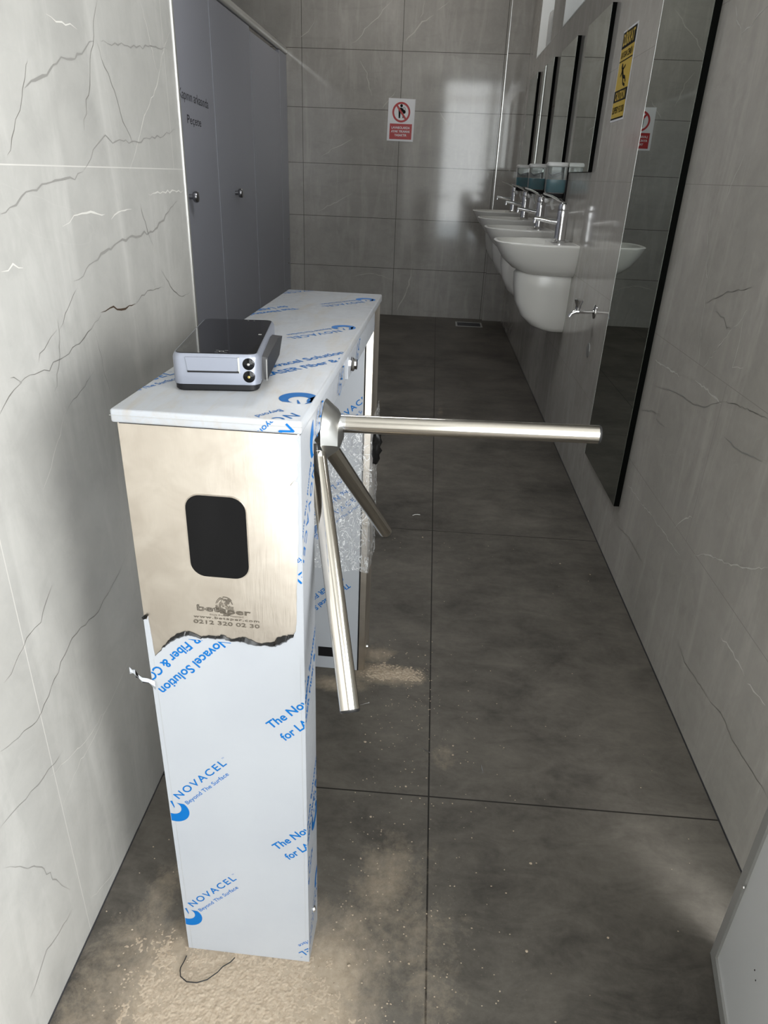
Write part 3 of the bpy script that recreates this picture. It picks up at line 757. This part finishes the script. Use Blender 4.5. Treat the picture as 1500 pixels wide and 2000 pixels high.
# ================================================================== TURNSTILE
ts = thing('turnstile', 'steel tripod turnstile half covered in blue printed protective film', 'turnstile', (-0.327, 0.691, 0), -0.0248)
W, D, HB, HL, BK = 0.200, 0.862, 0.9055, 0.922, 0.740     # width, depth, body height, lid height, back post face
fp = MB().box(0, 0, 0, W, 0.072, HB, 0.0018, 2).build('front_post', M['steel'], ts)
bp = MB().box(0.0, BK + 0.001, 0, W, D - 0.004, HB - 0.001, 0.0018, 2).build('rear_post', M['steel'], ts)
bm_ = MB(); bm_.box(0.003, 0.073, 0.868, W - 0.0005, 0.333, HB - 0.001, 0.001, 1); bm_.box(0.003, 0.358, 0.868, W + 0.0008, BK, HB - 0.001, 0.001, 1); bm_.box(0.006, 0.333, 0.872, W - 0.006, 0.358, HB - 0.004, mi=1)
beam_o = bm_.build('crossbeam', [M['film'], M['black']], ts)
lid = MB(); lid.box(-0.003, -0.007, HB + 0.0012, W + 0.003, D, HL, 0.0028, 3); lid_o = lid.build('lid', M['film_lid'], ts)
gap = MB().box(0.003, -0.001, HB - 0.001, W - 0.003, D - 0.008, HB + 0.002).build('gasket', M['black'], ts)
seam = MB().box(-0.0034, -0.00735, 0.9150, W + 0.0034, -0.0065, 0.9154).build('fold_seam', M['panel_edge'], ts)

# ---- reader window in the bare upper part
def rrect(x0, z0, x1, z1, r, n=8, y=0.0, skew=0.0):
    pts = []
    for cx, cz, a0 in ((x1 - r, z0 + r, -pi/2), (x1 - r, z1 - r, 0), (x0 + r, z1 - r, pi/2), (x0 + r, z0 + r, pi)):
        for i in range(n + 1):
            a = a0 + pi/2 * i / n; pts.append((cx + r * cos(a), y, cz + r * sin(a)))
    return pts
MB().loft([rrect(.0665, .7195, .1375, .8265, .0185, y=0.0), rrect(.0665, .7195, .1375, .8265, .0185, y=-.0006)], smooth=False).build('reader_window', M['black_gloss'], ts)
rim = MB(); o1 = rrect(.0660, .719, .1380, .827, .019, y=-.0004); i1 = rrect(.0672, .7202, .1368, .8258, .0178, y=-.0008)
rim.loft([o1, rrect(.0663, .7193, .1377, .8267, .0187, y=-.0009), i1], cap0=False, cap1=False); rim.build('window_rim', M['steel'], ts)

# ---- engraved lettering
FR = lambda d: (lambda u, v, z: (u, -d, v))
ink = Ink(); ink.text('bet', .0695, .6705, .0275, .0085, outline=True); ink.text('aper', .0975, .6690, .0385, .0080, bold=.02)
ink.text('Ge\u00e7i\u015f Kontrol Sistemleri', .0845, .6650, .0415, .0020); ink.text('www.betaper.com', .0640, .6600, .0818, .0034, space=1.15, bold=.012); ink.text('0212 320 02 30', .0634, .6515, .0825, .0054, bold=.012)
rnd = random.Random(3)
for k in range(1, 9):
    rr = .0014 * k; n_ = 3 + k // 3
    for s_ in range(n_):
        a0 = 2*pi * s_ / n_ + rnd.uniform(0, .8); a1 = a0 + 2*pi / n_ * rnd.uniform(.55, .85)
        ink.ring(rr - .0004, rr + .0004, .1045, .6795, 10, a0, a1, sy=1.18)
ink.build('engraved_lettering', M['engrave'], FR(.0005), ts)['label'] = 'dark engraved maker name, web address and phone number'

# ---- protective film on the front, torn off above
tear = [(.0, .652), (.0045, .650), (.0061, .6560), (.0066, .640), (.0075, .612), (.0085, .5957), (.018, .6065), (.0288, .6178), (.036, .6235), (.0429, .6275), (.050, .6312), (.0596, .6325), (.070, .6295), (.080, .6318), (.0888, .6305), (.098, .6322), (.1081, .6290), (.118, .6302), (.1274, .6278), (.136, .6262), (.146, .6268), (.1533, .6270), (.163, .6262), (.1727, .6315), (.180, .6375), (.1869, .6440), (.1905, .652),
        (.1922, .6655), (.1928, .700), (.1934, .727), (.1955, .760), (.1964, .7945), (.1958, .815), (.1972, .832), (.1935, .850), (.1968, .858), (.1962, .868), (.1977, .8751), (.1980, .8945), (.1955, .8990), (.200, .9045)]
fine = []
for a, b in zip(tear[:-1], tear[1:]):
    L = math.hypot(b[0]-a[0], b[1]-a[1]); n_ = max(1, int(L / (.0022 if .01 < a[0] < .19 else .006)))
    for i in range(n_):
        f = i / n_; q = .0009 if (.01 < a[0] < .19) else .0003
        fine.append((a[0] + (b[0]-a[0])*f + rnd.uniform(-q, q), a[1] + (b[1]-a[1])*f + rnd.uniform(-q, q)))
fine.append(tear[-1])
fm = MB(); outline = [(0.0, -.0006, .0003)] + [(0.0, -.0006, .652)] + [(u, -.0006, v) for u, v in fine[1:]] + [(.2000, -.0006, .0003)]
fm.poly(outline, depth=(0, .0005, 0))
# side of the post, and fold lines
fm.box(W - .0001, -.0006, .0003, W + .0006, .0722, HB - .001)
for uu in (.0062, .1955): fm.box(uu, -.00075, .001, uu + .0003, -.0005, .59 if uu < .1 else .60, mi=1)
film_o = fm.build('protective_film', [M['film'], M['panel_edge']], ts); film_o['label'] = 'white blue printed film with torn upper edge'
# black underside curling out along the tear
cu = MB(); A = []; Bq = []; Cq = []
seg = [p_ for p_ in fine if .0085 <= p_[0] <= .1905 and p_[1] < .655]
for i, (u, v) in enumerate(seg):
    f = u / .19
    h = .0015 + .0085 * max(0, (0.075 - u) / .075) * min(1, (u - .0085) / .03) * 1.0 + (.0035 + .0022 * sin(u * 160)) * (1 if u > .095 else .35) + (.004 if u > .165 else 0)
    h *= min(1, .15 + i / 10, .15 + (len(seg) - 1 - i) / 7)
    A.append((u, -.0007, v - .0008)); Bq.append((u + .0004, -.0007 - h * .55, v + h * .45)); Cq.append((u + .001, -.0010, v + h * 1.05))
for R1, R2 in ((A, Bq), (Bq, Cq)):
    va = [cu.bm.verts.new(p_) for p_ in R1]; vb = [cu.bm.verts.new(p_) for p_ in R2]
    for i in range(len(va) - 1): cu.bm.faces.new((va[i], va[i+1], vb[i+1], vb[i])).smooth = True
cu.build('torn_film_edge', M['film_black'], ts)['label'] = 'black underside of the torn film'
# torn tongue hanging off the left edge
fl = MB(); path = [(.004, -.001, .549), (-.004, -.002, .556), (-.011, -.004, .5585), (-.0155, -.003, .562), (-.0185, -.005, .569), (-.0225, -.003, .570), (-.026, -.004, .5725)]
ws = [.012, .009, .006, .0085, .010, .006, .009]
for s_, mi in ((1, 0), (-1, 1)):
    L1 = [fl.bm.verts.new(Vector(p_) + Vector((0, -.0002 * s_ - .0015 * (k % 2), ws[k] / 2))) for k, p_ in enumerate(path)]
    L2 = [fl.bm.verts.new(Vector(p_) + Vector((.001, -.0002 * s_ - .003 * ((k + 1) % 2), -ws[k] / 2))) for k, p_ in enumerate(path)]
    L3 = [fl.bm.verts.new(Vector(p_) + Vector((.002, -.0002 * s_ - .004, 0))) for k, p_ in enumerate(path)]
    for X, Y in ((L1, L3), (L3, L2)):
        for k in range(len(path) - 1):
            fl.bm.faces.new((X[k], X[k+1], Y[k+1], Y[k])).material_index = (mi if X is L1 else (1 if k in (1, 3) else 0))
fl.build('torn_film_tongue', [M['film'], M['film_black']], ts, fix=False)
nb = MB(); nb.poly([(-.002, -.0012, .653), (.003, -.003, .6585), (.0065, -.002, .657), (.004, -.001, .652), (.0, -.002, .6505)], depth=(0, .0004, 0)); nb.build('film_shred', M['film_black'], ts)
nb = MB(); nb.poly([(.1885, -.0035, .8455), (.1925, -.0012, .8515), (.1968, -.001, .8500), (.1965, -.001, .838), (.1935, -.0025, .8325), (.1945, -.0015, .842)], depth=(0, .0004, 0)); nb.build('film_shred', M['film'], ts)

# ---- blue print on the film: every printed word mark, emblem and slogan is a part of its own
def logo_ink(ink, org, ang, s=1.0):
    R = .0215 * s; cx, cy = -.0235 * s, -.011 * s
    pts = [(cx + R * cos(a), cy + R * sin(a)) for a in [radians(70 + 290 * i / 30) for i in range(31)]]
    r2 = R * .56; ox, oy = cx + .003 * s, cy + .0055 * s
    inn = [(ox + r2 * cos(a), oy + r2 * sin(a)) for a in [radians(15 - 245 * i / 30) for i in range(31)]]
    ink.raw(pts + inn, [(i, i + 1, 31 + (30 - i) - 1, 31 + (30 - i)) for i in range(30)], 0, 0, ang, 0, org)
    ink.raw([(cx - R*.1, cy + R*.95), (cx - R*.95, cy + R*.2), (cx - R*.3, cy + R*.35), (cx + R*.05, cy + R*.7)], [(0, 1, 2, 3)], 0, 0, ang, 0, org)
    ink.raw([(cx + .004*s, cy + .004*s), (cx + .010*s, cy + .017*s), (cx + .013*s, cy + .0155*s), (cx + .0065*s, cy + .0055*s)], [(0, 1, 2, 3)], 0, 0, ang, 0, org)
class Film:
    def __init__(s, parent, fn, clip, planes=()): s.p, s.fn, s.c, s.pl = parent, fn, clip, planes
    def _fin(s, ink, name):
        for co, no in s.pl:
            bmesh.ops.bisect_plane(ink.bm, geom=list(ink.bm.verts)+list(ink.bm.edges)+list(ink.bm.faces), plane_co=co, plane_no=no, clear_outer=True)
        ink.clip(*s.c)
        if len(ink.bm.faces): ink.build(name, M['blue'], s.fn, s.p)
        else: ink.bm.free()
    def nov(s, u, v, deg=46, k=1.0, lg=True, h=1.0):
        a = radians(deg)
        ink = Ink(); ink.text('NOVACEL', 0, 0, .108 * k, .0118 * k * h, a, org=(u, v), space=1.25, bold=.014); ink.text('TM', .1095 * k, .010 * k, .004 * k, None, a, org=(u, v)); s._fin(ink, 'printed_word')
        ink = Ink(); ink.text('Beyond The Surface', .002 * k, -.0150 * k * h, .093 * k, .0068 * k * h, a, org=(u, v), bold=.008); s._fin(ink, 'printed_tagline')
        if lg: ink = Ink(); logo_ink(ink, (u, v), a, k); s._fin(ink, 'printed_emblem')
    def logo(s, u, v, deg, k=1.0):
        ink = Ink(); logo_ink(ink, (u, v), radians(deg), k); s._fin(ink, 'printed_emblem')
    def sol(s, u, v, deg=43, k=1.0):
        a = radians(deg)
        for q, (tx, w_) in enumerate((('The Novacel Solution', .170), ('for LASER Fiber & CO2', .176))):
            ink = Ink(); ink.text(tx, 0, -.0255 * q * k, w_ * k, .0128 * k, a, org=(u, v), bold=.022); s._fin(ink, 'printed_slogan')
def front_items(F_, du=0.0):
    for zz in (.3431, .1061): F_.nov(.0159 - du, zz)
    for zz in (.492, .259): F_.sol(.1553 - du, zz)
    F_.sol(.127 - du, .662, 225)
    F_.nov(.262 - du, .095, 223)
d_ = Vector((.0429 - .0085, .6262 - .5950, 0)); nrm = Vector((-d_.y, d_.x, 0))
front_items(Film(film_o, FR(.0008), (.0006, .001, .1994, .6265), [((.0085, .5950, 0), nrm)]))
SD = Film(film_o, lambda u, v, z: (W + .0008, u, v), (.0008, .004, .0715, .90))
front_items(SD, .2); SD.nov(.068, .845, 232, 1.15); SD.nov(.060, .30, 50); SD.sol(-.10, .44, 52); SD.sol(-.09, .10, 52)
Film(film_o, FR(.0008), (.1945, .66, .1994, .82)).nov(.262, .80, 225)
L_ = Film(lid_o, lambda u, v, z: (u, v, HL + .0003), (-.001, -.0045, W + .001, D - .002))
L_.nov(.188, .018, 232, 1.0, False, 1.25); L_.logo(.176, .046, 228, 1.05)
for u, v in ((.1680, .4600), (.1700, .755)): L_.nov(u, v, 229, .95, h=1.3)
L_.sol(.085, .150, 52, 1.15); L_.sol(.058, .640, 232, 1.1)
L_.nov(-.030, .042, 66, 1.0, False, 1.3); L_.nov(.060, .882, 229, .95, False)
Film(lid_o, lambda u, v, z: (u, -.0075, v), (.10, HB + .003, W + .001, HL - .002)).nov(.188, -.003 + HL, 225, 1.0, False)
B_ = Film(beam_o, lambda u, v, z: (W + .0012, u, v), (.075, .8695, BK, .9035))
for yy in (.155, .33, .52, .81): B_.nov(yy, .935, 225)

# ---- rear post: film panel, wrap, bolt, slot
pf = MB().box(.004, BK - .0006, .001, .182, BK + .0012, .868).build('rear_film', M['film'], ts)
RF = Film(pf, lambda u, v, z: (u, BK - .0012, v), (.006, .004, .180, .865))
for vv in (.262, .52, .80): RF.sol(.155, vv, 222)
RF.nov(.10, .42, 42); RF.nov(.12, .66, 42)
MB().box(.1825, BK - .0004, .001, .1855, BK + .0012, .868).build('shadow_gap', M['black'], ts)
MB().box(.0815, BK - .0012, .0375, .138, BK - .0002, .0665).build('anchor_slot', M['black'], ts)
MB().lathe([(0, 0), (.006, 0), (.0055, .003), (.003, .005), (0, .005)], 16, T(W, BK + .06, .035) @ Matrix.Rotation(pi/2, 4, 'Y')).build('anchor_bolt', M['chrome'], ts)
MB().lathe([(0, 0), (.005, 0), (.0045, .0025), (0, .004)], 16, T(W + .0006, .04, .075) @ Matrix.Rotation(pi/2, 4, 'Y')).build('anchor_bolt', M['chrome'], ts)
wr = MB(); nx, nz = 44, 60; grid = []
perim = [(-.004, BK - .004), (W + .003, BK - .004), (W + .004, D)]
for k in range(nz + 1):
    zz = .30 + .385 * k / nz; row = []
    for i in range(nx + 1):
        f = i / nx
        if f < .72: x_, y_ = -.004 + (W + .007) * f / .72, BK - .004; nn = Vector((0, -1, 0))
        else: x_, y_ = W + .003, BK - .004 + (D - BK + .004) * (f - .72) / .28; nn = Vector((1, 0, 0))
        if abs(f - .72) < .02: nn = Vector((.7, -.7, 0))
        dsp = .0032 * noise.noise(Vector((x_ * 55 + zz * 30, y_ * 40, zz * 42))) + .0022 * noise.noise(Vector((x_ * 130 - zz * 90, y_ * 90, zz * 110)))
        edge = .012 * noise.noise(Vector((f * 9, 3, 1))) if k in (0, nz) else 0
        row.append(wr.bm.verts.new((Vector((x_, y_, zz + edge)) + nn * (.0022 + dsp))))
    grid.append(row)
for k in range(nz):
    for i in range(nx): wr.bm.faces.new((grid[k][i], grid[k][i+1], grid[k+1][i+1], grid[k+1][i])).smooth = True
wr.build('stretch_wrap', M['wrap'], ts, fix=False)['label'] = 'clear crinkled stretch wrap around the rear post'
cr = MB(); rnd2 = random.Random(11); pts = []
for k in range(9):
    for i in range(8):
        a = 2*pi*i/8; rr = (.010 + .008 * rnd2.random()) * sin(pi * (k + .6) / 9.4) ** .5
        pts.append((W + .012 + rr * cos(a) * .8, BK + .004 + rr * sin(a) * .5, .655 - .010 * k + .004 * rnd2.random()))
cr.loft([pts[k*8:(k+1)*8] for k in range(9)], smooth=False)
cr.build('scrunched_film', M['film_black'], ts)['label'] = 'crumpled black film scrap'

# ---- lock on the crossbeam side
lk = MB(); RY = Matrix.Rotation(pi/2, 4, 'Y')
lk.lathe([(0, 0), (.0115, 0), (.0115, .004), (.0085, .0065), (.0085, .010), (0, .010)], 8, T(W + .0008, .385, .886) @ RY, smooth=False)
lk.build('lock', M['chrome'], ts)
MB().box(W + .0105, .3835, .881, W + .0112, .3865, .891).build('keyhole', M['black'], ts)

# ---- hub and the three arms
ax = Vector((cos(.7855), 0, -sin(.7855))); uu_ = Vector((sin(.7855), 0, cos(.7855))); vv_ = Vector((0, 1, 0))
RZ = Matrix.Rotation(-0.0248, 3, 'Z'); RZi = RZ.transposed()
Cw = Vector((-.1408, .853, .862)); C = RZi @ (Cw - Vector((-.327, .691, 0)))
th = .8096; ARM = .363
dirs = [cos(th) * ax + sin(th) * (cos(ph) * uu_ + sin(ph) * vv_) for ph in (0, -2*pi/3, 2*pi/3)]
hb = MB(); HO = Vector((0, -.008, -.011)); mt = T(*(C + HO)) @ ax.to_track_quat('Z', 'Y').to_matrix().to_4x4()
hb.lathe([(0, -.030), (.044, -.030), (.046, .002), (.0445, .007), (.0345, .034), (.032, .037), (0, .038)], 64, mt)
for e in dirs:
    g = list(hb.bm.verts) + list(hb.bm.edges) + list(hb.bm.faces)
    rr = bmesh.ops.bisect_plane(hb.bm, geom=g, plane_co=C + HO * .5 + e * .0375, plane_no=e, clear_outer=True)
    es = [x_ for x_ in rr['geom_cut'] if isinstance(x_, bmesh.types.BMEdge)]
    bmesh.ops.holes_fill(hb.bm, edges=es)
g = list(hb.bm.verts) + list(hb.bm.edges) + list(hb.bm.faces)
rr = bmesh.ops.bisect_plane(hb.bm, geom=g, plane_co=(W + .0003, 0, 0), plane_no=(-1, 0, 0), clear_outer=True)
bmesh.ops.holes_fill(hb.bm, edges=[x_ for x_ in rr['geom_cut'] if isinstance(x_, bmesh.types.BMEdge)])
hb.build('hub', M['cast'], ts, sharp=25)
for e in dirs:
    b = MB(); b.cyl(C + e * .034, C + e * ARM, .0117, 40)
    ao = b.build('arm', M['tube'], ts)
    b = MB(); b.cyl(C + e * .036, C + e * .044, .0119, 40); b.build('sleeve', M['chrome'], ao)
    b = MB(); q = e.to_track_quat('Z', 'Y').to_matrix().to_4x4()
    b.lathe([(0, 0), (.0119, 0), (.0119, .0015), (.010, .0035), (0, .0037)], 32, T(*(C + e * ARM)) @ q); b.build('end_cap', M['rubber'], ao)

# ================================================================== READER TERMINAL ON THE LID
tm = thing('face_reader_terminal', 'grey access terminal with black glass lying on the turnstile lid', 'terminal', (-0.2865, 0.760, HL + .0005), radians(7.0))
Wt, Dt, Ht = .0985, .208, .0430
def rr2(w0, d0, w1, d1, r, z, n=7):
    pts = []
    for cx, cy, a0 in ((w1 - r, d0 + r, -pi/2), (w1 - r, d1 - r, 0), (w0 + r, d1 - r, pi/2), (w0 + r, d0 + r, pi)):
        for i in range(n + 1):
            a = a0 + pi/2 * i / n; pts.append((cx + r * cos(a), cy + r * sin(a), z))
    return pts
MB().loft([rr2(.003, .003, Wt - .004, Dt - .004, .010, 0), rr2(.001, .001, Wt - .002, Dt - .002, .011, .002), rr2(.001, .001, Wt - .002, Dt - .002, .011, .0075)]).build('base_plate', M['black'], tm)
h = MB(); h.loft([rr2(0, 0, Wt, Dt, .011, .0082), rr2(0, 0, Wt, Dt, .011, .0375), rr2(.0006, .0006, Wt - .0006, Dt - .0006, .011, .0402), rr2(.0022, .0022, Wt - .0022, Dt - .0022, .0105, Ht)]); hs = h.build('housing', M['housing'], tm)
MB().loft([rr2(.0035, .0035, Wt - .0035, Dt - .004, .009, Ht + .0001), rr2(.0035, .0035, Wt - .0035, Dt - .004, .009, Ht + .0006)], smooth=False).build('glass_front', M['black_gloss'], tm)
# recessed handle-like slot on the end that faces the viewer
b = MB(); b.loft([[(.018, -.0012, .024), (.073, -.0012, .024), (.075, -.0012, .0395), (.016, -.0012, .0395)], [(.018, .002, .024), (.073, .002, .024), (.075, .002, .0395), (.016, .002, .0395)]], smooth=False); b.build('slot_cover', M['housing'], tm)
MB().box(.0175, -.0014, .0222, .0755, .001, .0242).build('slot', M['black'], tm)
MB().box(.0745, -.0013, .0222, .0765, .001, .0400).build('slot_side', M['panel_edge'], tm)
for z, mt_ in ((.0325, M['chrome']), (.0180, M['brass'])):
    l_ = MB(); l_.lathe([(0, -.003), (.0068, -.003), (.0068, .0003), (.0055, .0012), (0, .0012)], 28, T(.0865, 0, z) @ Matrix.Rotation(pi/2, 4, 'X')); lo = l_.build('camera_lens', M['black_gloss'], tm)
    MB().lathe([(0, .0012), (.0017, .0012), (.0015, .0019), (0, .0020)], 12, T(.0865, 0, z) @ Matrix.Rotation(pi/2, 4, 'X')).build('lens_core', mt_, lo)
b = MB(); b.loft([[(Wt, .022, .0095), (Wt, .150, .0095), (Wt, .165, .032), (Wt, .135, .0355), (Wt, .030, .0345)], [(Wt + .0065, .024, .0085), (Wt + .010, .150, .0085), (Wt + .013, .168, .030), (Wt + .010, .135, .034), (Wt + .0065, .032, .0325)]], smooth=False)
b.build('side_flap', M['black'], tm)
MB().box(Wt + .0058, .0205, .0085, Wt + .0064, .0216, .0335).build('flap_edge', M['panel_edge'], tm)
SC = lambda u, v, z: (u, v, Ht + .0008)
ink = Ink(); ink.ring(.0022, .0030, .055, .012, 16); ink.build('screen_icon', M['panel_edge'], SC, tm)
for a, b_, c_, d_ in ((.048, .007, .052, .0078), (.048, .016, .052, .0168), (.058, .007, .062, .0078), (.058, .016, .062, .0168), (.0865, .105, .0905, .110), (.062, .196, .064, .1975), (.070, .196, .072, .1975)):
    ink = Ink(); ink.shape([(a, b_), (c_, b_), (c_, d_), (a, d_)]); ink.build('screen_icon', M['panel_edge'], SC, tm)

# ================================================================== DEBRIS ON THE FLOOR
def pile(name, label, x0, y0, x1, y1, n, fn, cat='dust'):
    b = MB(); V = {}
    nx_ = n; ny_ = int(n * (y1 - y0) / (x1 - x0))
    for i in range(nx_ + 1):
        for j_ in range(ny_ + 1):
            x_ = x0 + (x1 - x0) * i / nx_; y_ = y0 + (y1 - y0) * j_ / ny_
            V[i, j_] = (x_, y_, fn(x_, y_))
    P = {}
    for i in range(nx_):
        for j_ in range(ny_):
            q = [(i, j_), (i+1, j_), (i+1, j_+1), (i, j_+1)]
            if max(V[k][2] for k in q) <= 0.0001: continue
            vs_ = []
            for k in q:
                if k not in P:
                    c_ = V[k]; P[k] = b.bm.verts.new((c_[0], c_[1], max(-.0004, c_[2])))
                vs_.append(P[k])
            b.bm.faces.new(vs_).smooth = True
    o = b.build(name, M['sand'], fix=False, sharp=None)
    return tag(o, label, cat, None, 'stuff')
def fb(x_, y_, z_=0): return noise.noise(Vector((x_, y_, z_)))
def h1(x_, y_):
    lx, ly = x_ + .327, y_ - .691
    if .001 < lx < .197 and ly > .001: return -1
    d = math.hypot((x_ + .235) / .21, (y_ - .62) / .13)
    a = 1.0 - d + .30 * fb(x_*14, y_*14) + .30 * fb(x_*34, y_*34, 2) + .30 * fb(x_*90, y_*90, 5) + .40 * fb(x_*260, y_*260, 8)
    return .0016 * max(-.4, min(1.0, a * 1.1 - .42)) + .0003 * fb(x_*60, y_*60, 1) + .00022 * fb(x_*330, y_*330, 4)
pile('dust_pile', 'tan drilling dust heaped around the near foot of the turnstile', -.49, .50, -.03, .80, 400, h1)
def h2(x_, y_):
    d = math.hypot((x_ + .035) / .11, (y_ - 1.425) / .042)
    if -.327 < x_ < -.108 and y_ > 1.428: return -1
    a = 1.0 - d + .4 * fb(x_*22, y_*22, 7) + .4 * fb(x_*60, y_*60, 2) + .6 * fb(x_*190, y_*190, 3)
    return .0032 * max(-.4, min(1.0, a * 1.1 - .40)) + .0005 * fb(x_*260, y_*260, 1)
pile('dust_pile', 'small tan dust pile beside the rear foot of the turnstile', -.22, 1.33, .10, 1.56, 230, h2)
g_ = MB(); rg = random.Random(8)
for k in range(900):
    if k < 520: x_ = rg.gauss(-.17, .16); y_ = rg.gauss(.66, .13)
    elif k < 700: x_ = rg.gauss(-.02, .09); y_ = rg.gauss(1.36, .12)
    elif k < 820: x_ = rg.gauss(.02, .12); y_ = rg.gauss(.95, .18)
    else: x_ = rg.uniform(-.1, .6); y_ = rg.uniform(.7, 2.2)
    if x_ < XL + .01 or x_ > XR - .01 or y_ < .35: continue
    if -.345 < x_ < -.095 and .68 < y_ < 1.57: continue
    s_ = rg.uniform(.0006, .0015) * (1 if rg.random() > .05 else 1.8)
    z0 = 0
    if (y_ < .8 and h1(x_, y_) > 0) or (1.3 < y_ < 1.6 and h2(x_, y_) > 0): continue
    r_ = bmesh.ops.create_icosphere(g_.bm, subdivisions=0 if False else 1, radius=s_)
    for v in r_['verts']: v.co = Vector((v.co.x * rg.uniform(.8, 1.6) + x_, v.co.y + y_, v.co.z * .7 + z0 + s_ * .4))
tag(g_.build('dust_grains', M['sand'], fix=False, sharp=None), 'scattered pale crumbs of drilling debris on the floor', 'debris', None, 'stuff')

def screw(loc, rz, label, L=.021):
    o = thing('loose_screw', label, 'screw', loc, rz, 'loose screws on the floor')
    MB().cyl((0, 0, .0022), (L, 0, .0022), .0013, 8, r1=.0004).build('shank', M['chrome'], o)
    MB().cyl((-.0022, 0, .0024), (0, 0, .0022), .0027, 12, r1=.0013).build('head', M['chrome'], o)
screw((-.086, 1.305, 0), radians(205), 'loose screw lying on the floor beside the lowest arm tip')
screw((.064, 1.160, 0), radians(150), 'loose screw on the floor joint right of the small dust pile')
screw((.179, 1.118, 0), radians(95), 'loose screw alone on the open floor right of the centre joint', .018)
c_ = MB(); c_.tube([(-.012, 2.352, .0015), (-.004, 2.360, .002), (.006, 2.363, .002), (.016, 2.362, .0015)], .0011, 6)
tag(c_.build('plastic_sliver', M['white_plastic']), 'thin curved white sliver on the floor deep in the passage', 'sliver')
c_ = MB(); pw = [(-.326, .676, .002), (-.3265, .668, .003), (-.3285, .655, .0055), (-.3275, .650, .0058), (-.324, .6415, .006), (-.312, .6345, .006), (-.296, .6345, .006), (-.281, .6405, .006), (-.268, .6530, .006), (-.262, .6620, .0065), (-.252, .6700, .006), (-.247, .678, .0055)]
c_.tube(pw, .0009, 8)
tag(c_.build('thin_wire', M['rubber']), 'thin black wire loop on the dust before the turnstile', 'wire')
# fallen patch of grout dust on the pier beside the lid corner
st = MB(); st.poly([(XL + .0006, .742, .905), (XL + .0006, .752, .915), (XL + .0006, .7465, .955), (XL + .0006, .738, .968), (XL + .0006, .732, .963), (XL + .0006, .733, .935)])
tag(st.build('plaster_smear', M['sand']), 'small beige smear on the left wall beside the lid corner', 'smear', None)
